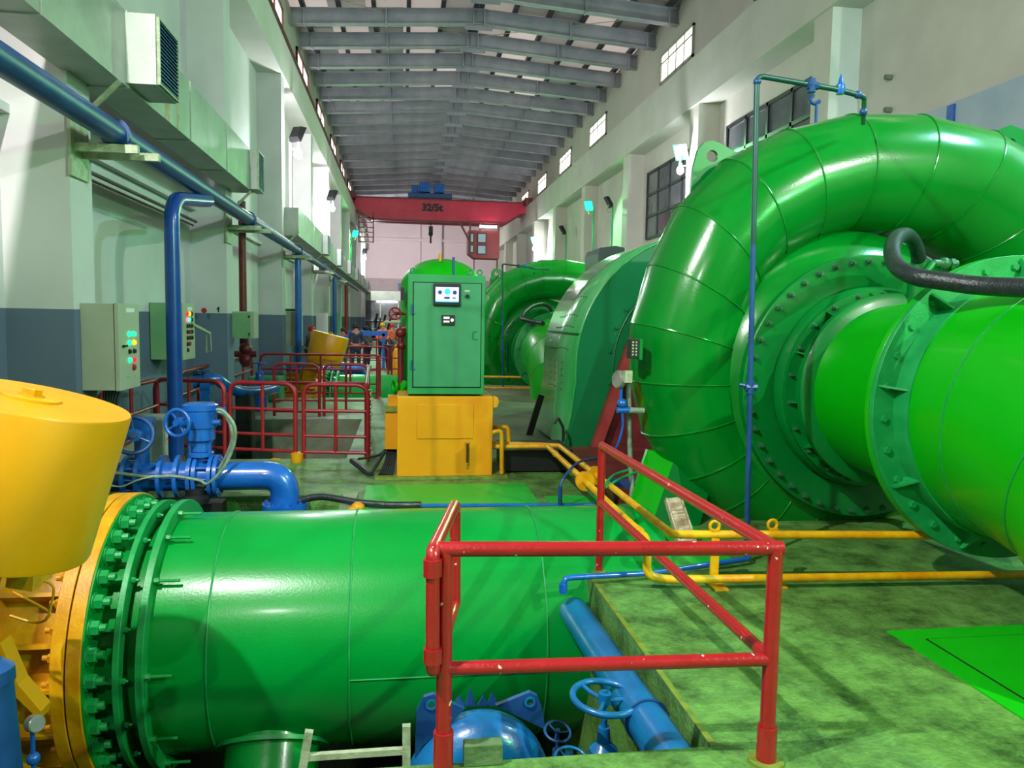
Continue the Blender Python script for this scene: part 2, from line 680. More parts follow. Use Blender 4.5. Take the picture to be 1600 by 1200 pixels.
# roof
mt, nt, bs = newmat('roof_sheet_mix')
N, L = nt.nodes, nt.links
g = N.new('ShaderNodeNewGeometry')
dv = N.new('ShaderNodeVectorMath'); dv.operation = 'MULTIPLY'
dv.inputs[1].default_value = (1 / 1.21, 1 / 4.4, 0)
L.new(g.outputs['Position'], dv.inputs[0])
fl = N.new('ShaderNodeVectorMath'); fl.operation = 'FLOOR'
L.new(dv.outputs[0], fl.inputs[0])
wnz = N.new('ShaderNodeTexWhiteNoise'); wnz.noise_dimensions = '3D'
L.new(fl.outputs[0], wnz.inputs['Vector'])
gt = N.new('ShaderNodeMapRange')
gt.inputs[1].default_value = .35; gt.inputs[2].default_value = 1.0; gt.inputs[3].default_value = 0.02; gt.inputs[4].default_value = .5
L.new(wnz.outputs['Value'], gt.inputs[0])
bs.inputs['Base Color'].default_value = lin('#8f9190')
bs.inputs['Roughness'].default_value = .6
bs.inputs['Emission Color'].default_value = lin('#f0dcd4')
L.new(gt.outputs[0], bs.inputs['Emission Strength'])
M['roofmix'] = mt
RX, ZE, ZR = 2.45, 11.1, 11.5
DEPR = .5
b = MB()
b.prism([(XL - .4, YB, ZE + DEPR + .16), (RX, YB, ZR + DEPR + .2), (XR + .4, YB, ZE + DEPR + .16), (XR + .4, YB, ZE + DEPR + .22), (RX, YB, ZR + DEPR + .26), (XL - .4, YB, ZE + DEPR + .22)], (0, YE - YB, 0))
struct(b.build('ceiling', 'roofmix', smooth=False))
b = MB()
for side, xe in ((-1, XL), (1, XR)):
    for k in range(6):
        t = (k + .35) / 5.4
        x = xe + (RX - xe) * min(t, .985)
        z = ZE + (ZR - ZE) * min(t, .985) + DEPR
        b.box(x - .07, x + .07, YB, YE, z, z + .16)
struct(b.build('trim_11', 'purlin', smooth=False))


def rafter(y):
    b = MB()
    for xe in (XL, XR):
        hw = .13
        # web
        b.prism([(xe, y - .02, ZE), (RX, y - .02, ZR), (RX, y - .02, ZR + DEPR), (xe, y - .02, ZE + DEPR)], (0, .04, 0))
        for zo in (0, DEPR - .025):
            b.prism([(xe, y - hw, ZE + zo), (RX, y - hw, ZR + zo), (RX, y - hw, ZR + zo + .025), (xe, y - hw, ZE + zo + .025)], (0, 2 * hw, 0))
        for t in (.07, .5, .97):
            x = xe + (RX - xe) * t
            z = ZE + (ZR - ZE) * t
            b.box(x - .025, x + .025, y - hw, y + hw, z - .03, z + DEPR)
    b.box(RX - .45, RX + .45, y - .015, y + .015, ZR - .16, ZR + .06)
    return b.build('roof_rafter', 'rafter', smooth=False)


r0 = rafter(11.0)
GR = 'steel roof rafters'
tag(r0, 'grey steel roof rafter above the hall, one of many equal ones', 'rafter', GR)
for k in range(1, 28):
    copy_tree(r0, (0, 2.15 * k, 0))
# thin bracing rods between rafters
tag(MB().tube([(XL + .2, 24, 11.5), (RX, 28.3, 11.9)], .012, 6).tube([(XR - .2, 24, 11.5), (RX, 28.3, 11.9)], .012, 6)
    .build('brace_rod', 'galv'), 'thin steel bracing rods under the roof sheets', 'brace')

# floor paint and hatch
hp = [onz(1383, 985), onz(1700, 980), onz(1760, 1220), V((2.93, 2.6, 0)), onz(1600, 1134)]
pl = thing('floor_hatch', (3.6, 3.6, 0), 'flat bright green painted steel hatch plate in the floor at the lower right', 'hatch')
x0, x1, y0, y1 = 2.96, 5.4, 1.6, 4.2
MB().box(x0, x1, y0, y1, 0.0, .008).build('plate', 'hatch', pl, smooth=False)
MB().box(x0 + .16, x1 - .2, y0 + .2, y1 - .16, .008, .016).build('cover', 'hatch', pl, smooth=False)
MB().box(x0 + .15, x0 + .16, y0 + .2, y1 - .15, .008, .011).box(x0 + .15, x1 - .2, y1 - .16, y1 - .145, .008, .011).build('joint', 'black', pl, smooth=False)
tag(MB().box(-.38, 1.4, 7.28, 8.55, 0, .012).build('floor_plate', 'greenfloor', smooth=False),
    'bright green painted floor plate in front of the yellow cabinet base', 'floor plate')
tag(MB().prism([(1.5, 5.75, 0), (2.05, 5.5, 0), (2.6, 5.6, 0), (2.75, 7.9, 0), (1.5, 7.9, 0)], (0, 0, .012)).build('floor_plate', 'greenfloor', smooth=False),
    'green painted floor patch under the two yellow pipes', 'floor plate')
# worn yellow-green kerb paint along the pit edges
b = MB()
b.box(1.365, 1.395, 3.1, 5.3, 0, .005)
struct(b.build('trim_12', 'kerb', smooth=False))
struct(MB().box(-.60, -.45, 7.3, 8.15, -.16, .02).build('trim_13', 'concfar', smooth=False))

# ================================================================== PENSTOCK AND VALVE (foreground pit)
PY, PZ, PR = 6.13, -.578, .895


def ringx(mb, x0, x1, ro, ri, seg=96, cy=PY, cz=PZ):
    """flat ring (annulus) with axis along X"""
    return mb.lathe([(ro, 0), (ro, x1 - x0), (ri, x1 - x0), (ri, 0)], (x0, cy, cz), (1, 0, 0), seg, close=True)


def px_(x, r, a):      # point on a circle round the penstock axis; a=0 faces the camera, positive up
    return V((x, PY - r * math.cos(a), PZ + r * math.sin(a)))


def penstock():
    t = thing('penstock_pipe', (.2, PY, PZ - PR), 'huge green steel penstock pipe lying in the foreground pit', 'pipe')
    MB().lathe([(PR, 0), (PR, 3.75), (PR - .03, 3.75), (PR - .03, 0)], (-1.7, PY, PZ), (1, 0, 0), 128, close=True).build('shell', 'pen', t)
    for x in (-1.3, -.35, 1.05):
        MB().torus((x, PY, PZ), (1, 0, 0), PR + .001, .008, 128, 6).build('weld_seam', 'flange', t)
    MB().tube([px_(-.35 + .7 * k / 10 * 2, PR + .002, -.07) for k in range(11)], .006, 6).build('weld_seam', 'flange', t)
    ringx(MB(), -1.72, -1.67, 1.0, PR - .02).build('flange', 'flange', t, bevel=.004)
    # packing gland flange and neck
    ringx(MB(), -1.86, -1.82, 1.0, .86).build('flange', 'flange', t, bevel=.004)
    MB().lathe([(.86, 0), (.86, .44)], (-2.1, PY, PZ), (1, 0, 0), 96, caps=(False, False)).build('neck', 'pen', t)
    ringx(MB(), -2.03, -2.02, 1.045, .86).build('flange', 'pen', t)
    n = 0
    for k in range(36):
        a = 2 * PI * (k + .3) / 36
        if math.sin(a) < -.75 or math.cos(a) < -.45:
            continue
        bolt_at(t, px_(-2.02, .965, a), (1, 0, 0), .052, .06, 'flange', 'flange_nut')
    for k in range(18):
        a = 2 * PI * (k + .1) / 18
        if math.sin(a) < -.8 or math.cos(a) < -.45:
            continue
        p = px_(-2.02, 0, 0)
        rad = V((0, -math.cos(a), math.sin(a)))
        c0, c1 = px_(-2.02, .86, a), px_(-1.86, .86, a)
        tg = V((0, math.sin(a), math.cos(a))) * .009
        MB().prism([c0 - tg, c1 - tg, c1 + rad * .12 - tg, c0 + rad * .07 - tg], tg * 2).build('rib', 'flange', t, smooth=False)
        bolt_at(t, px_(-1.82, .945, a), (1, 0, 0), .02, .03, 'flange', 'stud')
    for a in (1.45, .72, .06, -.47, -.95, 1.1):
        MB().cyl(px_(-1.67, .95, a), px_(-1.50, .95, a), .011, seg=8).cyl(px_(-1.67, .95, a), px_(-1.635, .95, a), .024, seg=6).build('long_stud', 'flange', t)
    return t


pen = penstock()
# drain branch under the pipe
br = MB()
ba = math.radians(-52)
bd = V((0, -math.cos(ba), math.sin(ba)))
bo = V((-.92, PY, PZ))
dbr = pen
MB().lathe([(.33, .80), (.33, 1.20)], bo, bd, 48).build('branch_pipe', 'pen', dbr)
MB().lathe([(.40, .87), (.40, .90), (.33, .90), (.33, .87)], bo, bd, 48, close=True).build('branch_collar', 'flange', dbr)
MB().lathe([(.42, 1.17), (.42, 1.21), (.31, 1.21), (.31, 1.17)], bo, bd, 48, close=True).lathe([(.42, 1.225), (.42, 1.265)], bo, bd, 48).build('branch_flange', 'flange', dbr)
for k in range(16):
    u, v, w = frame(bd)
    a = 2 * PI * k / 16
    bolt_at(dbr, bo + bd * 1.17 + (u * math.cos(a) + v * math.sin(a)) * .33, -bd, .016, .018, 'flange')


def inlet_valve():
    t = thing('butterfly_valve', (-2.7, PY, PZ - 1.0), 'yellow ribbed butterfly valve body bolted to the left end of the penstock', 'valve')
    ringx(MB(), -2.215, -2.13, 1.06, .80).build('flange', 'yel2', t, bevel=.005)
    ringx(MB(), -2.12, -2.03, 1.06, .80).build('flange', 'yel2', t, bevel=.005)
    ringx(MB(), -3.52, -3.44, 1.06, .80).build('flange', 'yel2', t, bevel=.005)
    MB().lathe([(.88, 0), (.9, .25), (.92, .5), (.9, .8), (.88, 1.25)], (-3.45, PY, PZ), (1, 0, 0), 96).build('body', 'yel2', t)
    for k in range(36):
        a = 2 * PI * (k + .3) / 36
        if math.sin(a) < -.8 or math.cos(a) < -.3:
            continue
        bolt_at(t, px_(-2.2, .98, a), (-1, 0, 0), .04, .05, 'yel2', 'flange_nut')
    for a in (1.25, .95, .62, .3, .02, -.3, -.62, -.95):
        rad = V((0, -math.cos(a), math.sin(a)))
        tg = V((0, math.sin(a), math.cos(a))) * .014
        c0, c1 = px_(-3.45, .86, a), px_(-2.2, .86, a)
        MB().prism([c0 - tg, c1 - tg, c1 + rad * .17 - tg, c0 + rad * .17 - tg], tg * 2).build('rib', 'yel2', t, smooth=False)
    ringx(MB(), -2.62, -2.59, 1.0, .86).build('rib', 'yel2', t)
    # trunnion boss facing the camera
    MB().lathe([(.34, .80), (.34, 1.02), (.40, 1.02), (.40, 1.10), (.2, 1.10), (.2, 1.3)], (-3.1, PY, PZ), (0, -1, 0), 40).build('shaft_boss', 'yel2', t)
    for k in range(10):
        a = 2 * PI * k / 10
        bolt_at(t, V((-3.1 + .36 * math.cos(a), PY - 1.10, PZ + .36 * math.sin(a))), (0, -1, 0), .022, .025, 'yel2')
    return t


val = inlet_valve()
# lever arm with the counterweight
CW = at(48, 622, 4.0)
ca = math.radians(14)
cax = V((math.sin(ca), .02, math.cos(ca)))       # axis of the weight


def counterweight():
    t = thing('counterweight', CW - cax * .78, 'large yellow cylindrical counterweight leaning above the valve at the left edge', 'counterweight')
    MB().lathe([(.415, -.745), (.42, -.73), (.452, -.012), (.446, 0)], CW, cax, 96).build('weight', 'yel', t)
    u, v, w = frame(cax)
    MB().lathe([(.13, 0), (.13, .012)], CW, cax, 32).build('cap_plate', 'yel2', t)
    bolt_at(t, CW + cax * .012, cax, .045, .04, 'yel2', 'centre_nut', False)
    # arms down to the valve shaft at (-2.7, 4.85, -.578)
    sh = V((-3.15, 4.86, PZ))
    base = CW - cax * .72
    for dy, nm in ((-.0, 'arm'), (.22, 'arm')):
        a, c = V((sh.x, sh.y + dy, sh.z)), V((base.x - .2, base.y + .12 + dy, base.z + .03))
        d = (c - a).normalized()
        n = V((d.z, 0, -d.x)).normalized()
        MB().prism([a - n * .20, c - n * .12, c + n * .2, a + n * .20], (0, .04, 0)).build(nm, 'yel2', t, smooth=False)
    MB().lathe([(.24, 0), (.24, .34), (.1, .36)], (sh.x, sh.y + .3, sh.z), (0, -1, 0), 36).build('hub', 'yel2', t)
    MB().prism([at(12, 893, 4.55), at(52, 896, 4.55), at(50, 925, 4.55), at(8, 918, 4.55)], (0, .25, 0)).build('stop_block', 'yel2', t, smooth=False)
    # slanting stay seen below the weight
    q = [at(0, 1005, 4.5), at(28, 1070, 4.5), at(64, 1112, 4.5), at(62, 1126, 4.5), at(20, 1085, 4.5), at(0, 1040, 4.5)]
    MB().prism(q, (0, .12, 0)).build('stay', 'yel', t, smooth=False)
    return t


cwt = counterweight()
# lubricating tube on the valve
tag(MB().tube(smoothpath([at(15, 918, 4.75), at(50, 905, 4.7), at(82, 915, 4.7), at(80, 945, 4.7), at(72, 968, 4.7), at(50, 972, 4.75), at(15, 962, 4.75)]), .008, 8)
    .tube(smoothpath([at(20, 925, 4.75), at(75, 955, 4.7), at(73, 965, 4.7)]), .008, 8).build('lube_tube', 'yel'),
    'thin bent yellow lubrication tube on the yellow valve body', 'tube')
ga = thing('pressure_gauge', at(48, 1190, 4.3), 'small round pressure gauge on a blue stem before the yellow valve', 'gauge')
gp = at(50, 1130, 4.3)
MB().lathe([(.045, 0), (.045, .05), (.04, .055)], gp, (.8, -.6, .2), 28).build('dial_case', 'gauge', ga)
MB().cyl(gp - V((0, 0, .04)), gp - V((0, 0, .34)), .012, seg=10).sphere(gp - V((0, 0, .2)), .035).build('stem', 'blue', ga)
sp = thing('servo_cylinder', at(2, 1200, 3.4), 'blue upright servomotor cylinder cut by the left edge of the view', 'cylinder')
c = at(-12, 1100, 3.6)
MB().lathe([(.09, -.9), (.09, .1), (.10, .1), (.10, .16), (.055, .2)], c, (-.06, 0, 1), 32).build('barrel', 'bluedk', sp)
MB().cyl(c + V((0, 0, .18)), c + V((-.03, 0, .5)), .02).build('rod', 'gauge', sp)
MB().cyl(c + V((.0, -.08, -.02)), c + V((.0, -.12, -.02)), .03, seg=6).build('end_nut', 'bluedk', sp)

# ------------------------------------------------------------------ foreground red railing
fr = thing('guard_railing', (.9, 3.05, 0), 'near red pipe guard railing with chipped paint at the corner of the pit', 'railing')
rr = .030


def rail(parent, pts, r=rr, name='rail', mat='red', seg=14, fil=0):
    if fil:
        pts = fillet(pts, fil)
    return MB().tube(pts, r, seg).build(name, mat, parent)


P1, P2, P3 = V((.18, 3.07, 0)), V((1.555, 2.96, 0)), V((1.47, 5.47, 0))
h1, h2 = .935, .45
up = V((0, 0, 1))
rail(fr, [P1 - up * .0, P1 + up * h1], .033, 'post')
rail(fr, [P2, P2 + up * h1], .033, 'post')
rail(fr, [P3, P3 + up * .955], .028, 'post')
MB().tube([P1 + up * h1 - V((.03, 0, 0)), P2 + up * h1 + V((.03, 0, 0))], .031, 16).build('top_rail', 'red', fr)
MB().tube([P1 + up * .43, P2 + up * .455], .029, 16).build('middle_rail', 'red', fr)
MB().tube([P2 + up * h1, P3 + up * .955], .031, 16).build('top_rail', 'red', fr)
MB().tube([P2 + up * .455, P3 + up * .53], .029, 16).build('middle_rail', 'red', fr)
for p in (P1, P2):
    MB().cyl(p, p + up * .16, .042, seg=20).build('sleeve', 'red', fr)
MB().lathe([(.075, 0), (.075, .012)], P2, up, 24).build('foot_plate', 'kerb', fr)
MB().lathe([(.06, 0), (.06, .012)], P3, up, 24).build('foot_plate', 'kerb', fr)
# swinging leaf hung on the first post
G0, G1 = at(676, 862, 3.02), at(711, 788, 3.83)
G2, G3 = at(711, 945, 3.83), at(676, 1050, 3.02)
sg = thing('gate_leaf', (.15, 3.4, .45), 'small red pipe gate leaf turned away beside the near railing post', 'gate')
MB().tube(fillet([(G2 + G3) / 2, G2, G1, G0, G3, (G2 + G3) / 2 + (G3 - G2) * .01], .035, 5), .029, 14).build('loop', 'red', sg)
MB().cyl(G0 - up * .03, G0 - up * .10, .038, seg=18).build('hinge_collar', 'red', sg)
MB().cyl(G3 + up * .10, G3 + up * .04, .038, seg=18).build('hinge_collar', 'red', sg)

# ------------------------------------------------------------------ blue things in the near pit
pp = thing('pit_water_pipe', (1.2, 4.2, -.2), 'long straight light blue water pipe along the concrete pit edge', 'pipe')
A, B = V((1.24, 5.25, -.22)), V((1.25, 3.62, -.16))
MB().cyl(A, B + V((0, -.5, .02)), .106, seg=40).sphere(A, .106, (1, 1, 1), 32, 16).build('pipe', 'bluelt', pp)
MB().lathe([(.118, 0), (.118, .014)], B + V((0, .01, 0)), (0, -1, 0), 40).build('joint_ring', 'bluedk', pp)


def handwheel(c, ax, R, r, t, spokes=3, mat='blue', hub=.2, name='handwheel'):
    u, v, w = frame(ax)
    b = MB().torus(c, ax, R, r, 40, 10)
    for k in range(spokes):
        a = 2 * PI * k / spokes + .6
        d = u * math.cos(a) + v * math.sin(a)
        b.tube([V(c) - w * r * .8 + d * R * .12, V(c) - w * r * .8 + d * R * .6, V(c) + d * R], r * .62, 8)
    b.cyl(V(c) - w * r * 2, V(c) + w * r * 1.5, R * hub, seg=14)
    return b.build(name, mat, t)


W1 = at(945, 1090, 3.75)
gv = thing('gate_valve', W1 - up * .75, 'blue gate valve with large handwheel standing in the near pit', 'valve')
handwheel(W1, (.05, -.05, 1), .168, .018, gv, 3, 'bluelt')
MB().cyl(W1 - up * .02, W1 - up * .17, .016, seg=12).cyl(W1 + up * .04, W1 - up * .02, .012, seg=10).build('stem', 'bluelt', gv)
c = W1 - up * .16
MB().lathe([(.03, 0), (.035, -.08), (.075, -.12), (.075, -.14), (.05, -.15), (.06, -.24), (.10, -.30), (.10, -.34), (.12, -.36), (.12, -.5), (.09, -.58)], c, up, 28).build('bonnet', 'bluelt', gv)
q = c - up * .33
MB().lathe([(.17, -.20), (.17, -.16), (.09, -.16), (.09, .16), (.17, .16), (.17, .20)], q, (1, -.25, 0), 28).build('flange', 'bluelt', gv)
MB().cyl(q + V((.18, -.04, 0)), q + V((.5, -.1, 0)), .05, seg=20).build('outlet_pipe', 'bluelt', gv)
for k in range(8):
    a = 2 * PI * k / 8
    bolt_at(gv, q + V((-.16, .04, 0)) + V((.2, .8, 0)).normalized() * .14 * math.cos(a) + up * .14 * math.sin(a), V((1, -.25, 0)), .014, .016, 'bluelt')
for (px, py, Y, R, lab) in ((871, 1143, 3.9, .07, 'small blue handwheel valve deep in the near pit beside the elbow'),
                            (893, 1189, 3.5, .085, 'small blue handwheel valve low at the pit front edge')):
    w = at(px, py, Y)
    sv = thing('small_valve', w - up * .3, lab, 'valve')
    handwheel(w, (.1, -.3, 1), R, .008, sv, 3, 'bluedk' if R < .08 else 'bluelt')
    MB().cyl(w, w - up * .12, .009, seg=10).lathe([(.025, -.1), (.03, -.2), (.045, -.22), (.045, -.3)], w, up, 16).build('body', 'bluedk', sv)

# big blue elbow with lifting lugs
EY = 3.95
be = thing('blue_elbow_pipe', at(745, 1200, EY), 'big blue bent pipe with two lifting lugs behind the near railing post', 'pipe')
pth = smoothpath([at(650, 1300, EY), at(690, 1200, EY), at(745, 1160, EY), at(798, 1180, EY), at(832, 1270, EY)], 8)
MB().tube(pth, .165, 40).build('elbow', 'bluelt', be)
for (ps, nm) in (([(648, 1190), (651, 1112), (662, 1090), (678, 1085), (690, 1092), (726, 1108), (700, 1135), (660, 1165)], 'lug'),
                 ([(775, 1103), (828, 1082), (840, 1088), (848, 1110), (852, 1140), (800, 1115)], 'lug')):
    hc = at(674, 1101, EY - .03) if ps[0][0] == 648 else at(828, 1097, EY - .03)
    o = plate_hole([at(x, y, EY - .03) for x, y in ps], hc, .02, (0, .03, 0)).build(nm, 'bluedk', be, smooth=False)
for (x, y) in ((674, 1101), (828, 1097)):
    MB().lathe([(.019, 0), (.019, .004), (.03, .004), (.03, 0)], at(x, y, EY - .035), (0, -1, 0), 20, close=True).build('lug_eye', 'bluelt', be)
b = MB()
for (x, y) in ((718, 1088), (735, 1077), (755, 1088), (770, 1082)):
    b.prism([at(x - 9, 1103, EY + .12), at(x, y, EY + .12), at(x + 9, 1103, EY + .12)], (0, .02, 0))
b.build('rib', 'bluedk', be, smooth=False)

cb = MB().box(at(725, 1175, 3.06).x, at(786, 1175, 3.06).x, 3.06, 3.12, 0, at(725, 1166, 3.06).z)
tag(cb.build('concrete_block', 'concdk', smooth=False, bevel=.006), 'small square concrete block at the front edge of the near pit', 'block')
# galvanised angle frame
YF = 3.7
af = thing('angle_frame', at(560, 1200, YF), 'grey galvanised angle iron frame below the big green pipe', 'frame')
MB().beam(at(475, 1183, YF), at(640, 1172, YF), .03, .03).build('top_rail', 'galv', af, smooth=False)
MB().beam(at(483, 1142, YF), at(468, 1230, YF), .04, .035, (0, 1, 0)).build('post', 'galv', af, smooth=False)
MB().beam(at(635, 1133, YF), at(635, 1230, YF), .04, .035, (0, 1, 0)).build('post', 'galv', af, smooth=False)

# small blue drain pipe with elbow over the pit edge, running to the tall standpipe
ver = thing('standpipe', (2.68, 5.56, 0), 'tall thin blue standpipe rising beside the big spiral casing', 'pipe')
y5 = 5.58
MB().tube([V((2.69, y5, .05)), at(1177, 382, y5)], .021, 14).build('lower_pipe', 'bluedk', ver)
MB().tube(fillet([at(1177, 384, y5), at(1183, 118, y5), at(1310, 140, y5), at(1350, 151, y5), at(1349, 192, y5 + .9)], .06), .021, 14).build('upper_pipe', paint('pipe_teal', '#0c3c3c', '#14504a', .4), ver)
for (x, y) in ((1172, 605), (1268, 134)):
    p = at(x, y, y5)
    MB().cyl(p - V((.04, 0, 0)), p + V((.05, 0, 0)), .03, seg=8).cyl(p - up * .05, p + up * .05, .032, seg=8).cyl(p - V((.09, 0, -.02)), p - V((.03, 0, -.01)), .014, seg=8).build('valve', 'bluedk', ver)
p = at(1313, 141, y5)
MB().lathe([(.028, -.03), (.035, 0), (.035, .035), (.02, .05), (.012, .09), (.004, .12)], p, up, 14).build('air_valve', 'blue', ver)
for (x, y) in ((1183, 128), (1349, 175), (1340, 148)):
    MB().sphere(at(x, y, y5), .03, (1, 1, 1), 12, 8).build('fitting', 'bluedk', ver)
dp = thing('drain_pipe', (2.0, 5.3, 0), 'thin blue drain pipe with an elbow dripping over the pit edge', 'pipe')
MB().tube(fillet([at(880, 925, 5.16), at(881, 903, 5.16), V((1.82, 5.26, .05)), V((2.69, 5.52, .05)), V((2.69, y5, .1))], .05), .021, 12).build('pipe', 'blue', dp)
MB().cyl(at(880, 926, 5.16), at(880, 912, 5.16), .03, seg=14).build('spout', 'blue', dp)

# ================================================================== TURBINE (spiral casing with its axis along the hall)
TX, TZ, TY = 4.30, 1.30, 7.2


def interp(tab, x):
    for (a, p), (b_, q) in zip(tab, tab[1:]):
        if a <= x <= b_:
            return p + (q - p) * (x - a) / (b_ - a)
    return tab[-1][1]


ROUT = [(-90, 0), (0, 3.40), (30, 3.22), (50, 3.05), (79, 2.70), (100, 2.55), (120, 2.47), (135, 2.38), (150, 2.24), (165, 2.17), (180, 2.09),
        (200, 1.99), (225, 1.83), (270, 1.66), (300, 1.50), (330, 1.40)]
RT = [(-90, 0), (0, .78), (45, .68), (90, .58), (180, .54), (225, .50), (270, .44), (300, .36), (330, .28)]


def tp(r, a, y=0.0):
    a = math.radians(a)
    return V((TX + r * math.cos(a), TY + y, TZ + r * math.sin(a)))


def turbine():
    t = thing('spiral_casing', (TX, TY, 0), 'huge glossy green spiral turbine casing filling the right of the view', 'turbine')
    # spiral tube: straight mitred segments every 15 degrees, then the vertical inlet
    rings, seams = [], []
    nseg = 56
    for a in range(330, -1, -15):
        rt = interp(RT, a)
        rc = interp(ROUT, a) - rt
        k = 1 / math.cos(math.radians(7.5))
        ring = [tp(rc + rt * math.cos(2 * PI * j / nseg), a, rt * math.sin(2 * PI * j / nseg)) for j in range(nseg)]
        rings.append(ring)
        seams.append((a, rc, rt))
    a, rc, rt = seams[-1]
    rings.append([tp(rc + rt * math.cos(2 * PI * j / nseg), 0, rt * math.sin(2 * PI * j / nseg)) - up * 1.25 for j in range(nseg)])
    b = MB()
    b.rings(rings)
    b.build('spiral_tube', 'vol', t, angle=9)
    for a, rc, rt in seams:
        if a <= 255:
            MB().tube([tp(rc + (rt + .001) * math.cos(2 * PI * j / 48), a, (rt + .001) * math.sin(2 * PI * j / 48)) for j in range(48)], .009, 6, closed=True).build('weld_seam', 'vol', t)
    # conical stay ring and head cover
    fr_ = (TX, TY, TZ)
    ax = (0, -1, 0)
    MB().lathe([(1.50, .15), (1.46, .28), (1.30, .47), (1.22, .52)], fr_, ax, 96, caps=(False, False)).build('stay_ring', 'vol', t)
    MB().lathe([(1.225, .45), (1.225, .60), (1.215, .61), (.95, .61), (.93, .60), (.93, .66), (.90, .72), (.60, .72)], fr_, ax, 96).build('head_cover', 'vol2', t, bevel=.0)
    for k in range(44):
        a = 360 * (k + .35) / 44
        bolt_at(t, tp(1.165, a, -.61), ax, .027, .034, 'boltdk', 'cover_bolt')
    # draft cone flanges
    MB().lathe([(.90, .72), (.90, .77), (.80, .77), (.80, .90)], fr_, ax, 96).build('cone_ring', 'vol2', t)
    for k in range(22):
        a = 360 * (k + .5) / 22
        if 90 < a < 270 or a > 240 or a < 100:
            bolt_at(t, tp(.865, a, -.77), ax, .02, .024, 'boltdk', 'ring_bolt')
    for k in range(12):
        a = 360 * k / 12 + 8
        p, q = tp(.90, a, -.77), tp(.82, a, -.90)
        tg = (tp(1, a + 90) - V((TX, TY, TZ))) * .008
        MB().prism([tp(.88, a, -.77) - tg, tp(.80, a, -.77) - tg, tp(.82, a, -.90) - tg], tg * 2).build('ring_rib', 'vol2', t, smooth=False)
    MB().lathe([(.86, .90), (.86, .96), (.80, 1.0)], fr_, ax, 96).build('clamp_ring', 'vol2', t)
    # lifting lugs
    yl = TY + .18
    plate_hole([at(x, y, yl) for x, y in ((1078, 312), (1083, 262), (1091, 233), (1101, 222), (1112, 219), (1124, 223), (1166, 246), (1130, 300))], at(1113, 244, yl), .058, (0, .05, 0)).build('lifting_lug', 'vol2', t, smooth=False)
    plate_hole([at(x, y, yl) for x, y in ((1535, 224), (1560, 203), (1580, 195), (1600, 203), (1635, 262), (1600, 280))], at(1580, 225, yl), .058, (0, .05, 0)).build('lifting_lug', 'vol2', t, smooth=False)
    # slanting foot brackets
    Y1 = 6.7
    f = [at(1012, 703, 7.25), at(1056, 710, 7.0), at(1010, 845, 6.6), at(975, 812, 6.75)]
    MB().prism(f, (0, .06, 0)).build('foot', 'draft', t, smooth=False)
    f = [at(1056, 710, 7.0), at(1108, 768, 6.9), at(1082, 862, 6.5), at(1010, 845, 6.6)]
    MB().prism(f, (0, .06, 0)).build('foot', 'vol2', t, smooth=False)
    MB().prism([tp(1.6, 285, -.1), tp(1.6, 255, -.1), V((TX - .6, TY - .1, -.25)), V((TX + .8, TY - .1, -.25))], (0, .3, 0)).build('foot', 'vol2', t, smooth=False)
    return t


tur = turbine()


def draft():
    t = thing('draft_tube', (TX, 5.2, 0), 'thick bright green draft tube with bolted flange coming out of the spiral casing', 'draft tube')
    ax = (0, -1, 0)
    o = (TX, 6.3, TZ)
    MB().lathe([(.75, 0), (.76, .25), (.88, 1.40)], o, ax, 96, caps=(False, False)).build('cone', 'draft', t)
    fy = 4.86
    ringsf = lambda y, th, ro, ri: MB().lathe([(ro, 0), (ro, th), (ri, th), (ri, 0)], (TX, y, TZ), ax, 96, close=True)
    ringsf(fy + .10, .05, 1.08, .85).build('flange', 'draft', t, bevel=.003)
    ringsf(fy + .045, .045, 1.08, .85).build('flange', 'flange', t, bevel=.003)
    MB().lathe([(.93, -.02), (.93, .16), (.90, .16)], (TX, fy, TZ), ax, 96, caps=(False, False)).build('collar', 'flange', t)
    for k in range(28):
        a = 360 * (k + .3) / 28
        bolt_at(t, V((TX + 1.0 * math.cos(math.radians(a)), fy, TZ + 1.0 * math.sin(math.radians(a)))), ax, .026, .02, 'flange', 'flange_bolt', False)
    for k in range(9):
        a = math.radians(360 * (k + .28) / 9)
        r = V((math.cos(a), 0, math.sin(a)))
        tg = V((-math.sin(a), 0, math.cos(a))) * .008
        c = V((TX, fy, TZ))
        MB().prism([c + r * .92 - tg, c + r * 1.06 - tg, c + r * 1.05 - tg - V((0, .03, 0)), c + r * .92 - tg - V((0, .14, 0))], tg * 2).build('flange_rib', 'flange', t, smooth=False)
    # mitred elbow turning down out of view
    rings = []
    spec = [((TX, fy - .02, TZ), 0), ((TX, 4.38, TZ), 9), ((TX, 3.75, TZ - .17), 27), ((TX, 3.3, TZ - .55), 47), ((TX, 3.02, TZ - 1.2), 68), ((TX, 2.95, TZ - 2.0), 85)]
    for c, tl in spec:
        c = V(c)
        a = math.radians(tl)
        u, w = V((1, 0, 0)), V((0, -math.sin(a), math.cos(a)))
        rings.append([c + (u * math.cos(2 * PI * j / 72) + w * math.sin(2 * PI * j / 72)) * .92 for j in range(72)])
    b = MB()
    b.rings(rings)
    b.build('elbow', 'draft', t, angle=14)
    for r in rings[1:4]:
        MB().tube([p for p in r], .007, 6, closed=True).build('weld_seam', 'flange', t)
    return t


dra = draft()
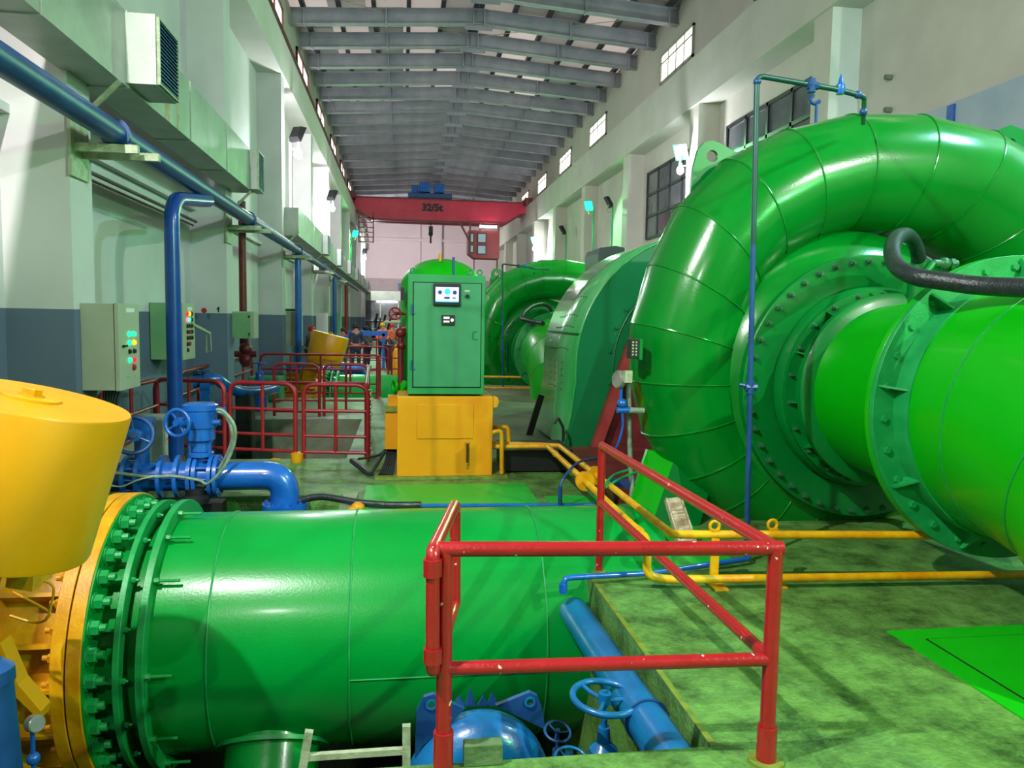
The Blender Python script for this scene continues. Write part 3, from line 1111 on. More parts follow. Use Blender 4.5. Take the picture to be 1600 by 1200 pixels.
# air hose over the cone
hs = thing('air_hose', at(1432, 405, 6.0), 'thick black rubber hose looping over the draft cone', 'hose')
pts = [at(1437, 412, 6.2), at(1431, 385, 6.1), at(1418, 368, 5.9), at(1402, 371, 5.6), at(1394, 390, 5.3), at(1401, 415, 5.0), at(1430, 432, 4.75), at(1480, 440, 4.58), at(1540, 447, 4.4), at(1680, 452, 3.9)]
MB().tube(smoothpath(pts), .060, 18).build('hose', 'rubber', hs)
MB().lathe([(.09, -.3), (.09, -.05), (.075, -.05), (.075, .08)], at(1437, 420, 6.2), up, 20).build('coupling', 'vol2', hs)
bv = thing('ball_valve', at(1475, 412, 6.2), 'small dark valve fitting on the draft cone beside the hose', 'valve')
c = at(1475, 412, 6.1)
MB().cyl(c - V((.1, 0, .0)), c + V((.12, 0, 0)), .035, seg=12).sphere(c, .055).cyl(c + V((.05, 0, 0)), c + V((.09, 0, 0)), .05, seg=6).build('body', 'boltdk', bv)
MB().tube([c, c - V((.1, 0, 0)), c - V((.17, 0, .08))], .03, 10).build('pipe_stub', 'flange', bv)

# second unit farther down the hall
UNIT = 15.05
tur2 = copy_tree(tur, (-.3, UNIT, -.3), 'distant green spiral turbine casing between cabinet and generator hood')
dra2 = copy_tree(dra, (-.3, UNIT, -.3), 'green conical draft tube of the distant spiral casing behind the hood')
pen2 = copy_tree(pen, (0, UNIT, 0), 'distant green penstock pipe lying beyond the far red railings')
ver2 = copy_tree(ver, (0.05, UNIT, -.35), 'thin blue standpipe rising beside the distant spiral casing')
copy_tree(hs, (-.3, UNIT, -.3), 'black rubber hose looping over the distant draft cone')
val2 = copy_tree(val, (0, UNIT, 0), 'distant yellow butterfly valve behind the far red railings')
cwt2 = copy_tree(cwt, (.08, UNIT, 0), 'distant yellow counterweight block leaning behind the red railings')

# ------------------------------------------------------------------ generator hood
GY0, GY1 = 10.5, 12.9


def hood():
    t = thing('generator_hood', (TX, 11.7, 0), 'shiny green curved generator cover between the two spiral casings', 'generator cover')
    R = 1.90
    prof = [(-2.05, .08), (-1.96, .55), (-1.90, 1.0)]
    for k in range(31):
        a = math.radians(180 - 6 * k)
        prof.append((R * math.cos(a), 1.25 + R * math.sin(a)))
    prof += [(1.90, 1.0), (1.96, .55), (2.05, .08)]
    outer = [[V((TX + x, y, z)) for x, z in prof] for y in (GY0, GY1)]
    b = MB()
    A = [b.b.verts.new(p) for p in outer[0]]
    B = [b.b.verts.new(p) for p in outer[1]]
    for i in range(len(A) - 1):
        b.face([A[i], A[i + 1], B[i + 1], B[i]])
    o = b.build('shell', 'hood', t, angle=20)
    so = o.modifiers.new('thick', 'SOLIDIFY')
    so.thickness = .03
    MB().prism([V((TX + x, GY0 + .01, z)) for x, z in [(p[0] * .992, p[1]) for p in prof]], (0, .03, 0)).build('front_plate', 'hood_face', t, smooth=False)
    MB().prism([V((TX + x, GY1 - .04, z)) for x, z in [(p[0] * .992, p[1]) for p in prof]], (0, .03, 0)).build('back_plate', 'hood_face', t, smooth=False)
    b = MB()
    b.tube([V((TX + 1.35 * math.cos(math.radians(a)), GY0 - .004, 1.25 + 1.35 * math.sin(math.radians(a)))) for a in range(196, 90, -6)], .008, 6)
    b.build('joint_line', 'hood_face', t)
    for a in (190, 172, 158, 146, 134):
        p = V((TX + 1.42 * math.cos(math.radians(a)), GY0, 1.25 + 1.42 * math.sin(math.radians(a))))
        bolt_at(t, p, (0, -1, 0), .022, .02, 'hood_face', 'bolt', False)
    # joint strips and small louvre holes
    MB().box(TX - 1.88, TX - 1.84, GY0 - .01, GY1 + .01, 1.69, 1.71).build('joint_strip', 'flange', t, smooth=False)
    hm = []

    def hole(p):
        if not hm:
            o_ = MB().sphere(p, .010, u=8, v=6).build('vent_hole', 'black', t)
            hm.append((o_, V(p)))
        else:
            o_ = hm[0][0].copy()
            COL.objects.link(o_)
            o_.location = hm[0][0].location + (V(p) - hm[0][1])
    for (zc, n) in ((1.45, 9), (1.78, 8), (1.95, 8), (2.22, 7)):
        for k in range(n):
            y = GY0 + .5 + k * .17
            if zc <= 1.25:
                x = TX - 1.9
            else:
                x = TX - math.sqrt(max(0, R * R - (zc - 1.25) ** 2)) - .005
            hole((x, y, zc + .02 * math.sin(k * 7)))
    for y in (GY0 + .75, GY0 + 1.25, GY0 + 1.6):
        for k in range(6):
            hole((TX - 1.9 - .03, y, .75 + k * .1))
    return t


hd = hood()
# maroon bed frame of the generator in front of the hood
bed = thing('generator_bed', (3.2, 10.1, 0), 'maroon red steel generator bed frame between hood and spiral casing', 'frame')
YB_ = 10.3
MB().prism([at(x, y, YB_) for x, y in ((918, 712), (960, 590), (1005, 470), (1060, 400), (1100, 420), (1100, 700), (1060, 752))], (0, .06, 0)).build('end_plate', 'maroon', bed, smooth=False)
MB().beam(at(926, 712, 10.15), at(1002, 500, 10.15), .13, .12, (0, 1, 0)).build('brace', paint('red_brace', '#8c2a26', '#a5403a', .45), bed, smooth=False)
q = [onz(884, 699, .16), onz(1075, 690, .16), onz(1075, 765, .16), onz(960, 765, .16)]
MB().prism(q, (0, 0, -.16)).build('base_plate', 'maroon', bed, smooth=False)
# dark grille unit and black strut behind the hood
tag(MB().prism([at(x, y, 16.0) for x, y in ((935, 396), (938, 387), (962, 384), (976, 387), (976, 640), (935, 640))], (0, 1.2, 0)).build('exciter_box', 'black', smooth=False),
    'dark grey louvred box just above the generator hood', 'box')
st = at(822, 690, 12.2)
tag(MB().beam(at(823, 692, 12.3), at(846, 617, 12.3), .10, .06, (0, 1, 0)).build('prop', 'black', smooth=False),
    'black steel prop leaning against the far edge of the hood', 'prop')
tag(MB().tube(fillet([at(866, 662, 10.2), at(872, 652, 10.2), at(880, 668, 10.2), at(880, 690, 10.2)], .04), .02, 8).build('bracket', 'black', smooth=True),
    'small black bent bracket at the foot of the hood', 'bracket')

# gauges and hoses left of the spiral casing
g2 = thing('dial_gauge', at(972, 590, 7.0), 'grey round dial gauge on a blue hose left of the spiral casing', 'gauge')
c = at(971, 593, 7.0)
MB().lathe([(.085, 0), (.085, .04), (.078, .05), (.078, .046)], c + V((0, .02, 0)), (-.95, -.3, 0), 32).build('case', 'gauge', g2)
MB().box(c.x + .0, c.x + .07, c.y - .12, c.y - .05, c.z - .02, c.z + .09).build('cover', 'galv', g2, smooth=False)
MB().cyl(c - up * .08, c - up * .2, .016, seg=10).sphere(at(972, 630, 7.0), .05, (1, 1, .9), 12, 8).cyl(at(964, 641, 7.0), at(984, 641, 7.0), .03, seg=12).build('cock', 'blue', g2)
MB().cyl(at(982, 641, 7.0), at(1006, 642, 7.0), .03, seg=12).build('connector', 'hose', g2)
MB().tube(smoothpath([at(972, 645, 7.0), at(973, 665, 7.0), at(967, 690, 7.0), at(960, 705, 7.05)]), .012, 8).build('thin_hose', 'blue', g2)
tag(MB().tube(smoothpath([at(982, 600, 7.1), at(983, 650, 7.1), at(985, 730, 7.05), at(988, 760, 7.0), at(984, 785, 6.9), at(976, 800, 6.9)]), .024, 10).build('flexible_conduit', 'hose'),
    'grey green flexible conduit hanging left of the spiral casing', 'conduit')
tag(MB().tube(smoothpath([at(945, 757, 6.7), at(960, 742, 6.9), at(990, 732, 7.1), at(1010, 727, 7.2)]), .012, 8)
    .tube(smoothpath([at(945, 762, 6.7), at(975, 745, 6.9), at(1010, 732, 7.2)]), .012, 8).build('cable', 'flange'),
    'pair of green cables curving above the dark blue pipe mouth', 'cable')
dbp = thing('floor_pipe', at(975, 800, 7.6), 'dark blue pipe end lying under the spiral casing behind the yellow pipes', 'pipe')
MB().cyl(at(962, 785, 7.7), at(1060, 770, 8.0), .23, seg=40).lathe([(.23, 0), (.25, .0), (.25, .05), (.2, .05)], at(962, 785, 7.7), at(1060, 770, 8.0) - at(962, 785, 7.7), 40).build('pipe', 'bluedk', dbp)
jb = thing('junction_box', at(994, 545, 6.75), 'small black terminal box on the left side of the big casing', 'box')
c = at(991, 545, 6.75)
MB().box(c.x - .035, c.x + .05, c.y, c.y + .12, c.z - .09, c.z + .09).build('body', 'black', jb, bevel=.005, smooth=False)
MB().box(c.x + .05, c.x + .08, c.y + .0, c.y + .14, c.z - .1, c.z + .09).build('bracket', 'vol2', jb, smooth=False)
b = MB()
for k in range(5):
    b.box(c.x - .02, c.x - .004, c.y - .003, c.y, c.z - .06 + k * .028, c.z - .045 + k * .028)
    b.box(c.x + .012, c.x + .026, c.y - .003, c.y, c.z - .06 + k * .028, c.z - .045 + k * .028)
b.build('terminals', 'galv', jb, smooth=False)
tag(MB().beam(at(1052, 778, 6.2), at(1076, 855, 5.9), .15, .012, (0, -1, .2)).beam(at(1040, 780, 6.2), at(1062, 855, 5.88), .012, .06, (0, -1, .2))
    .beam(at(1062, 776, 6.2), at(1088, 852, 5.88), .012, .06, (0, -1, .2)).build('steel_channel', 'rust', smooth=False),
    'short weathered steel channel leaning against the green foot of the casing', 'channel')
tag(MB().lathe([(.06, 0), (.02, .03), (.02, .09), (.05, .1)], at(1022, 712, 7.3), (0, 0, 1), 8).build('cock_handle', 'yel', smooth=True),
    'small yellow cock handle in front of the maroon frame', 'handle')

# ------------------------------------------------------------------ yellow oil pipes
zp = .36
F1, F2 = onz(855, 697, zp), onz(1012, 843, zp)
B1, B2 = F1 + V((.15, .03, 0)), onz(1050, 835, zp)
yp = thing('oil_pipe', (1.7, 7, 0), 'front yellow oil pipe running from the cabinet then down to the floor', 'pipe')
MB().tube(fillet([at(768, 698, 9.1), F1, F2, F2 - up * .26, V((F2.x + .15, F2.y - .02, .075)), V((6.0, 4.83, .075))], .09), .030, 14).build('pipe', 'yelpipe', yp)
d = (F2 - F1).normalized()
c = F1 + d * (F2 - F1).length * .50
MB().lathe([(.085, 0), (.09, .008), (.09, .022), (.085, .03)], c, d, 32).lathe([(.09, .04), (.09, .065)], c, d, 32).build('flange', 'yel', yp)
MB().lathe([(.036, 0), (.036, .07)], F1 + d * .5, d, 16).lathe([(.036, 0), (.036, .07)], F2 - d * .25, d, 16).build('socket', 'yelpipe', yp)
yq = thing('oil_pipe', (1.9, 7, 0), 'back yellow oil pipe running from the cabinet then right along the casing', 'pipe')
MB().tube(fillet([at(768, 693, 9.2), B1, B2, V((6.0, B2.y - .38, zp))], .06), .030, 14).build('pipe', 'yelpipe', yq)
c = c + V((.17, .25, 0))
MB().lathe([(.09, 0), (.09, .025)], c, d, 32).lathe([(.09, .035), (.09, .06)], c, d, 32).build('flange', 'yel', yq)
for i, (px, lab) in enumerate(((1096, 'yellow strap support holding the two oil pipes near the railing'), (1187, 'yellow strap support of the oil pipes near the railing corner post'))):
    p = onz(px, 890, .03)
    s_ = thing('pipe_support', (p.x, 5.0, 0), lab, 'pipe support')
    MB().box(p.x - .03, p.x + .03, 5.12, 5.14, 0, .40).box(p.x - .05, p.x + .05, 4.98, 5.14, 0, .012).build('post', 'yelpipe', s_, smooth=False)
    MB().torus((p.x, 5.15, .42), (0, 1, .0), .035, .012, 20, 8).build('strap', 'yelpipe', s_)
copy_tree(yp, (-.1, UNIT, 0), 'distant thin yellow oil pipe low beside the cabinet, lower one')
copy_tree(yq, (-.1, UNIT, 0), 'distant thin yellow oil pipe low beside the cabinet, upper one')
yr = thing('oil_pipe', (1.2, 8.97, 0), 'pair of short bent yellow pipes on the right side of the cabinet base', 'pipe')
MB().tube(fillet([at(768, 676, 8.98), at(784, 672, 8.98), at(784, 740, 8.98)], .06), .027, 12).build('pipe', 'yelpipe', yr)
MB().tube(fillet([at(768, 667, 9.3), at(794, 667, 9.3), at(795, 694, 9.3)], .06), .027, 12).build('pipe', 'yelpipe', yr)
tag(MB().box(1.25, 2.1, 9.2, 10.0, .02, .28).build('pipe_trough', 'black', smooth=False), 'dark low trough under the yellow pipes beside the cabinet', 'trough')
tag(MB().tube(smoothpath([at(875, 790, 7.35), at(874, 765, 7.35), at(884, 742, 7.4), at(905, 722, 7.6), at(935, 716, 7.8)]), .012, 8).cyl(at(875, 795, 7.35), at(875, 760, 7.35), .022, seg=10).build('instrument_hose', 'bluedk'),
    'thin blue instrument hose rising from the penstock top to the bed frame', 'hose')
tag(MB().tube([at(655, 790, 7.42), at(950, 789, 7.40)], .02, 10).build('water_line', 'blue'), 'thin straight blue water line along the back of the penstock', 'pipe')
tag(MB().tube(smoothpath([at(458, 786, 7.75), at(500, 776, 7.7), at(560, 785, 7.55), at(610, 789, 7.45), at(658, 789, 7.42)]), .036, 12).build('rubber_hose', 'rubber'),
    'black rubber hose joined to the blue water line behind the penstock', 'hose')
tag(MB().sphere(at(559, 793, 7.45), .07, (1, .8, .8), 8, 6).sphere(at(553, 797, 7.42), .06, (1.2, .8, .6), 8, 6).build('rag', 'yel'), 'crumpled yellow rag tied on the black rubber hose', 'rag')

# ------------------------------------------------------------------ governor cabinet
cabx0, cabx1, cy0, cz0, cz1 = .065, .965, 9.0, .985, 2.38
gc = thing('governor_cabinet', (.5, 9.4, cz0), 'tall green control cabinet with a touch screen on a yellow base', 'cabinet')
MB().box(cabx0, cabx1, cy0, cy0 + .75, cz0, cz1).build('body', 'cabframe', gc, bevel=.01, smooth=False)
dr = MB().box(cabx0 + .07, cabx1 - .05, cy0 - .022, cy0, cz0 + .09, cz1 - .10).build('door', 'cab', gc, bevel=.004, smooth=False)
b = MB()
b.box(cabx0 + .058, cabx0 + .07, cy0 - .004, cy0, cz0 + .08, cz1 - .09).box(cabx1 - .05, cabx1 - .04, cy0 - .004, cy0, cz0 + .08, cz1 - .09)
b.box(cabx0 + .058, cabx1 - .04, cy0 - .004, cy0, cz1 - .10, cz1 - .088).box(cabx0 + .058, cabx1 - .04, cy0 - .004, cy0, cz0 + .078, cz0 + .09)
b.build('door_gap', 'black', gc, smooth=False)
for z in (cz0 + .3, cz1 - .45):
    MB().box(cabx0 + .045, cabx0 + .06, cy0 - .03, cy0, z, z + .1).box(cabx0 + .04, cabx0 + .09, cy0 - .03, cy0 - .022, z - .01, z).build('hinge', 'bluedk', dr, smooth=False)
a0, a1 = at(677, 443, cy0), at(719, 478, cy0)
sc_ = MB().box(a0.x, a1.x, cy0 - .06, cy0 - .02, a1.z, a0.z).build('touch_screen', 'black', gc, bevel=.008, smooth=False)
w, h = a1.x - a0.x, a0.z - a1.z
X = lambda f: a0.x + w * f
Z = lambda f: a1.z + h * f
MB().box(X(.08), X(.93), cy0 - .062, cy0 - .06, Z(.16), Z(.84)).build('display', 'screen', sc_, smooth=False)
MB().lathe([(.024, 0), (.024, .002)], (X(.24), cy0 - .062, Z(.60)), (0, -1, 0), 20).lathe([(.024, 0), (.024, .002)], (X(.78), cy0 - .062, Z(.60)), (0, -1, 0), 20)\
    .box(X(.4), X(.6), cy0 - .064, cy0 - .062, Z(.3), Z(.4)).box(X(.7), X(.82), cy0 - .064, cy0 - .062, Z(.32), Z(.38)).build('dials', 'screenblue', sc_)
MB().lathe([(.034, 0), (.034, .002)], (X(.51), cy0 - .062, Z(.63)), (0, -1, 0), 24).box(X(.08), X(.93), cy0 - .0635, cy0 - .062, Z(.16), Z(.2)).build('tank_icon', 'screencyan', sc_)
a0, a1 = at(690, 492, cy0), at(710, 508, cy0)
mt_ = MB().box(a0.x, a1.x, cy0 - .045, cy0 - .02, a1.z, a0.z).build('meter', 'black', gc, bevel=.004, smooth=False)
MB().box(a0.x + .02, a0.x + .09, cy0 - .047, cy0 - .045, a1.z + .07, a0.z - .02).box(a0.x + .02, a0.x + .09, cy0 - .047, cy0 - .045, a1.z + .03, a0.z - .065)\
    .lathe([(.02, 0), (.02, .012)], (a1.x - .03, cy0 - .045, (a0.z + a1.z) / 2), (0, -1, 0), 16).build('meter_face', 'white', mt_, smooth=False)
kp = at(730, 460, cy0)
MB().lathe([(.022, 0), (.022, .03)], (kp.x, cy0 - .02, kp.z - .02), (0, -1, 0), 18).lathe([(.014, .03), (.014, .05)], (kp.x, cy0 - .02, kp.z - .02), (0, -1, 0), 12).build('key_switch', 'btnk', dr)
MB().box(kp.x - .03, kp.x + .03, cy0 - .024, cy0 - .022, kp.z + .03, kp.z + .05).build('name_plate', 'galv', dr, smooth=False)
hp_ = at(743, 524, cy0)
MB().tube(fillet([V((hp_.x + .02, cy0 - .022, hp_.z + .045)), V((hp_.x - .03, cy0 - .03, hp_.z + .045)), V((hp_.x - .03, cy0 - .03, hp_.z - .045)), V((hp_.x + .02, cy0 - .022, hp_.z - .045))], .015), .006, 8).build('handle', 'hood_face', dr)
for (x, y) in ((cabx0 + .06, cy0 + .1), (cabx1 - .17, cy0 + .12), (cabx1 - .06, cy0 + .1)):
    MB().torus((x, y, cz1 + .04), (0, 1, 0), .03, .009, 20, 8).cyl((x, y, cz1), (x, y, cz1 + .015), .018, seg=10).build('lifting_eye', 'hood_face', gc)
MB().cyl((.595, cy0 + .1, cz1), (.595, cy0 + .1, cz1 + .21), .016, seg=10).build('rod', 'bluedk', gc)

yb = thing('oil_tank', (.5, 9.3, 0), 'yellow oil tank base carrying the green control cabinet', 'tank')
MB().box(-.05, 1.07, 8.95, 9.95, .02, .965).build('body', 'yel', yb, bevel=.008, smooth=False)
MB().box(-.30, 1.25, 8.88, 10.0, 0, .03).build('base_plate', 'kerb', yb, smooth=False)
a0, a1 = at(652, 632, 8.95), at(739, 685, 8.95)
hc = MB().box(a0.x, a1.x, 8.937, 8.95, a1.z, a0.z).build('access_cover', 'yel', yb, bevel=.004, smooth=False)
MB().box(a0.x - .008, a1.x + .008, 8.947, 8.95, a1.z - .008, a0.z + .008).build('cover_joint', 'yel2', yb, smooth=False)
g_ = at(730, 708, 8.95)
MB().cyl((g_.x, 8.92, g_.z - .11), (g_.x, 8.92, g_.z + .12), .014, seg=12).build('sight_glass', 'brown', yb)
MB().sphere((g_.x, 8.93, g_.z + .13), .022).sphere((g_.x, 8.93, g_.z - .12), .02).cyl((g_.x, 8.93, g_.z - .14), (g_.x, 8.93, g_.z - .17), .012, seg=8).build('sight_fitting', 'yel2', yb)
MB().prism([at(771, 618, 8.96), at(778, 621, 8.96), at(780, 628, 8.96), at(777, 636, 8.96), at(771, 637, 8.96)], (0, .03, 0)).build('lug', 'yel', yb, smooth=False)
MB().prism([at(x, y, 9.3) for x, y in ((601, 702), (602, 640), (607, 635), (622, 635), (622, 702))], (0, .35, 0)).build('side_box', 'yel', yb, smooth=False)
MB().box(at(601, 640, 9.28).x, at(622, 640, 9.28).x, 9.27, 9.66, at(601, 643, 9.3).z, at(601, 635, 9.3).z).build('side_lid', 'kerb', yb, smooth=False)
MB().box(at(606, 634, 9.4).x, at(621, 634, 9.4).x, 9.4, 9.5, at(606, 634, 9.4).z, at(606, 618, 9.4).z).build('bracket', 'yel2', yb, smooth=False)
b = MB()
for k in range(7):
    b.tube(smoothpath([at(606 + k * 2.4, 702, 9.4), at(602 + k * 2.4, 722, 9.2), at(592 + k * 3.4, 742, 9.0)]), .014, 6)
tag(b.build('cable_bundle', 'rubber'), 'bundle of black cables dropping from the yellow side box to the floor', 'cables')
tag(MB().tube([at(550, 720, 9.6), at(579, 742, 9.1)], .036, 12).tube(smoothpath([at(560, 717, 9.8), at(590, 712, 9.5), at(603, 702, 9.4)]), .015, 8).tube([at(579, 742, 9.1), at(601, 706, 9.35)], .022, 8).build('conduit', 'rubber'),
    'dark conduit lying on the floor left of the yellow tank', 'conduit')

tk = thing('pressure_tank', (.52, 10.35, .0), 'green dome topped pressure tank hidden behind the control cabinet', 'tank')
pr = [(.56, 0), (.56, 2.28)] + [(.56 * math.cos(math.radians(a)), 2.28 + .40 * math.sin(math.radians(a))) for a in range(8, 91, 6)]
MB().lathe(pr, (.54, 10.57, 0), up, 64).build('shell', 'draft', tk)
MB().cyl((.49, 10.2, 2.62), (.49, 10.2, 2.72), .02, seg=10).build('nozzle', 'yel2', tk)
handwheel(at(617, 490, 10.1), (.2, -1, .0), .075, .012, tk, 4, 'redfar')
MB().cyl(at(617, 490, 10.1), at(634, 490, 10.2), .02, seg=8).build('valve_stem', 'maroon', tk)
MB().box(at(626, 449, 10.1).x, at(632, 449, 10.1).x, 10.05, 10.2, at(626, 469, 10.1).z, at(626, 449, 10.1).z).build('level_switch', 'black', tk, smooth=False)
MB().tube(fillet([at(634, 512, 10.1), at(626, 514, 10.1), at(626, 620, 10.1)], .05), .04, 10).sphere(at(626, 520, 10.1), .07).sphere(at(627, 540, 10.1), .06).build('red_pipe', 'maroon', tk)
MB().torus(at(617, 603, 9.7), (1, .4, 0), .07, .022, 24, 10).cyl(at(621, 618, 9.7), at(634, 598, 9.8), .05, seg=12).build('green_ring', 'draft', tk)

# ================================================================== LEFT SIDE
# ventilation ducts
du = thing('air_duct', (-2.8, 4.5, 4.02), 'long grey rectangular ventilation duct high on the left wall, nearest one', 'duct')
DX0, DX1, DZ0, DZ1 = -3.02, -2.6, 4.02, 4.72
MB().box(DX0, DX1, -3.0, 14.3, DZ0, DZ1).build('body', 'duct', du, smooth=False)
for y in (1.5, 4.0, 6.2, 8.0, 10.2, 12.2):
    MB().box(DX0 - .01, DX1 + .012, y - .015, y + .015, DZ0 - .012, DZ1 + .01).build('joint_flange', 'duct', du, smooth=False)
MB().box(DX1 - .002, DX1 + .004, 9.15, 9.35, DZ0, DZ1).box(DX1 - .002, DX1 + .008, 9.62, 9.68, DZ0 - .01, DZ1).build('seal_tape', 'rust', du, smooth=False)
# outlet box with grille facing the hall
gx = -2.33
ob = MB().box(DX1, gx, 7.95, 8.62, 4.05, 4.70).build('outlet_box', 'duct', du, smooth=False)


def louvre(x, y0, y1, z0, z1, parent, n=12, nx=(1, 0)):
    MB().box(x, x + .012, y0, y1, z0, z1).build('grille_back', 'bluedk', parent, smooth=False)
    b = MB()
    t = .02
    b.box(x, x + .03, y0 - t, y0, z0 - t, z1 + t).box(x, x + .03, y1, y1 + t, z0 - t, z1 + t).box(x, x + .03, y0, y1, z0 - t, z0).box(x, x + .03, y0, y1, z1, z1 + t)
    b.build('grille_frame', 'galv', parent, smooth=False)
    b = MB()
    for k in range(n):
        z = z0 + (k + .5) * (z1 - z0) / n
        b.prism([(x + .012, y0, z), (x + .03, y0, z - .012), (x + .03, y0, z - .007), (x + .012, y0, z + .006)], (0, y1 - y0, 0))
    b.build('grille_slats', 'bluedk', parent, smooth=False)


louvre(gx, 8.0, 8.6, 4.08, 4.67, du, 16)
# end louvre, facing the hall
MB().box(DX1, DX1 + .12, 13.95, 14.5, 4.04, 4.70).build('outlet_box', 'duct', du, smooth=False)
louvre(DX1 + .12, 13.98, 14.47, 4.06, 4.68, du, 14)
d2 = thing('air_duct', (-2.9, 40, 3.9), 'farther grey ventilation duct running along the left wall to the end wall', 'duct')
MB().prism([(-3.15, 20.4, 3.92), (-2.62, 20.4, 3.92), (-2.62, 20.4, 4.62), (-3.15, 20.4, 4.62)], (0, 46, 0)).build('body', 'duct', d2, smooth=False)
for y in (26.4, 32, 38, 44, 51, 58):
    MB().box(-2.62, -2.45, y, y + .9, 3.95, 4.6).build('outlet_box', 'duct', d2, smooth=False)
    MB().box(-2.45, -2.43, y + .05, y + .85, 4.0, 4.55).build('grille', 'bluedk', d2, smooth=False)
for y in range(22, 66, 2):
    MB().box(-3.16, -2.61, y, y + .04, 3.91, 4.63).build('joint_flange', 'duct', d2, smooth=False)

# long blue water main below the duct
BX, BZ = -2.62, 3.52
bm = thing('water_main', (BX, 20, BZ), 'long dark blue water main running under the ducts along the left wall', 'pipe')
b = MB().tube([(BX, -3, BZ), (BX, 19.0, BZ)], .105, 32)
b.build('pipe', 'bluedk', bm)
MB().tube([(BX, 19.0, BZ), (BX, 48, BZ)], .085, 20).build('pipe', 'bluedk', bm)
BRK = [7.62, 13.85, 20.1, 26.4, 32.6]
for y in BRK:
    MB().lathe([(.135, 0), (.135, .05), (.125, .05), (.105, .05), (.105, 0)], (BX, y + .05, BZ), (0, 1, 0), 28, close=True).box(BX - .14, BX + .14, y + .05, y + .1, BZ - .13, BZ - .09).build('clamp', 'bluedk', bm)
for i, y in enumerate(BRK):
    t = thing('pipe_bracket', (XLP, y, BZ - .2), ['steel wall bracket under the blue main nearest the camera', 'steel wall bracket of the blue main above the second pillar', 'steel wall bracket of the blue main above the third pillar',
                                                'steel wall bracket of the blue main above the fourth pillar', 'farthest steel wall bracket of the blue main'][i], 'bracket')
    MB().box(XLP, BX + .22, y - .03, y + .03, BZ - .19, BZ - .115).box(XLP, BX + .35, y + .14, y + .2, BZ - .22, BZ - .15).box(XLP, XLP + .03, y - .1, y + .3, BZ - .42, BZ + .12).build('arm', 'galv', t, smooth=False)
    MB().beam((XLP + .02, y + .1, BZ + .1), (DX1 + .02, y + .1, DZ0 - .02), .04, .03, (0, 1, 0)).build('stay', 'galv', t, smooth=False)
rc = [V((BX, 10.0, BZ)), V((BX, 9.45, BZ)), V((BX, 9.4, BZ - .02))]
el = thing('branch_pipe', (-2.60, 9.4, 0), 'bright blue downpipe with an elbow dropping from the main to the floor', 'pipe')
top = at(266, 309, 9.35)
MB().tube(fillet([V((BX + .02, 11.0, BZ - .12)), V((BX, 9.4, top.z)), V((BX, 9.4, .1))], .32, 8), .085, 28).build('pipe', paint('downpipe_blue', '#0e3f96', '#1450ae', .3, 3, coat=.3), el)
for (yy, m_, lab, zz) in ((20.3, 'blue', 'far bright blue downpipe beside the third wall pillar', 3.5), (31.0, 'blue', 'thin distant blue downpipe on the left wall', 3.4), (15.2, 'maroon', 'dark red downpipe between second and third wall pillar', 4.0), (37.5, 'red', 'distant red downpipe on the left wall', 3.4)):
    tag(MB().cyl((BX if m_ != 'maroon' else -2.98, yy, 0 if m_ != 'maroon' else 1.3), (BX if m_ != 'maroon' else -2.98, yy, zz), .085 if m_ != 'maroon' else .07, seg=20).build('downpipe', 'maroon' if m_ == 'maroon' else m_), lab, 'pipe')
# conduits under the soffit
tag(MB().tube([(XL + .17, 8.1, 3.40), (XL + .17, 13.5, 3.40)], .025, 8).tube([(XL + .12, 8.1, 3.34), (XL + .12, 13.5, 3.34)], .018, 8).build('conduit', 'olive'),
    'pair of thin conduits along the green banded recess wall', 'conduit')
rv = thing('red_valve', at(385, 545, 15.2), 'dark red pump valve cluster under the grey box on the red downpipe', 'valve')
c = at(384, 545, 15.1)
MB().sphere(c, .12, (1, 1, 1.1), 14, 10).sphere(c - up * .2, .13, (1, 1, 1.1), 14, 10).cyl(c - V((.2, 0, .1)), c + V((.2, 0, -.1)), .06, seg=12).cyl(c - up * .35, c + up * .2, .06, seg=12).build('body', 'maroon', rv)


# wall boxes
def ctrlbox(name, loc, w, h, d, lab, face='x', side='boxgrey'):
    """loc = wall point (lower near corner); the front faces the hall (+X); d = depth from wall; w = width along the hall"""
    x, y, z = loc
    t = thing(name, (x, y + w / 2, z), lab, 'control box')
    MB().box(x, x + d * .86, y, y + w, z, z + h).build('case', side, t, bevel=.006, smooth=False)
    dd = MB().box(x + d * .88, x + d, y - .005, y + w + .005, z - .005, z + h + .005).build('door', 'boxgrey', t, bevel=.005, smooth=False)
    return t, dd, x + d


def button(parent, x, y, z, mat, r=.022, name='button'):
    MB().lathe([(r, 0), (r * .9, .022)], (x, y, z), (1, 0, 0), 14).lathe([(r * 1.25, -.001), (r * 1.25, .005)], (x, y, z), (1, 0, 0), 14).build(name, mat, parent)


t, dd, fx = ctrlbox('control_box', (XLP, 7.68, 1.14), .56, .82, .34, 'nearest grey wall control box with round green and yellow indicator lamps')
for (r_, row) in enumerate((('ledg', 'ledg'), ('ledg', 'ledy'), ('btnk', 'btnk'), ('ledg', 'ledr'))):
    for k, mm in enumerate(row):
        button(dd, fx, 7.68 + .26 + k * .13, 1.14 + .53 - r_ * .085, mm, name='lamp' if mm[:3] == 'led' else 'button')
button(dd, fx, 7.68 + .37, 1.14 + .20, 'btnr', .028)
MB().box(fx, fx + .004, 7.68 + .2, 7.68 + .42, 1.14 + .74, 1.14 + .78).build('label_strip', 'white', dd, smooth=False)
MB().box(fx, fx + .004, 7.68 + .2, 7.68 + .42, 1.14 + .10, 1.14 + .12).build('name_plate', 'galv', dd, smooth=False)
MB().box(fx, fx + .025, 7.68 + .07, 7.68 + .16, 1.14 + .41, 1.14 + .43).build('handle', 'btnk', dd, smooth=False)
b = MB()
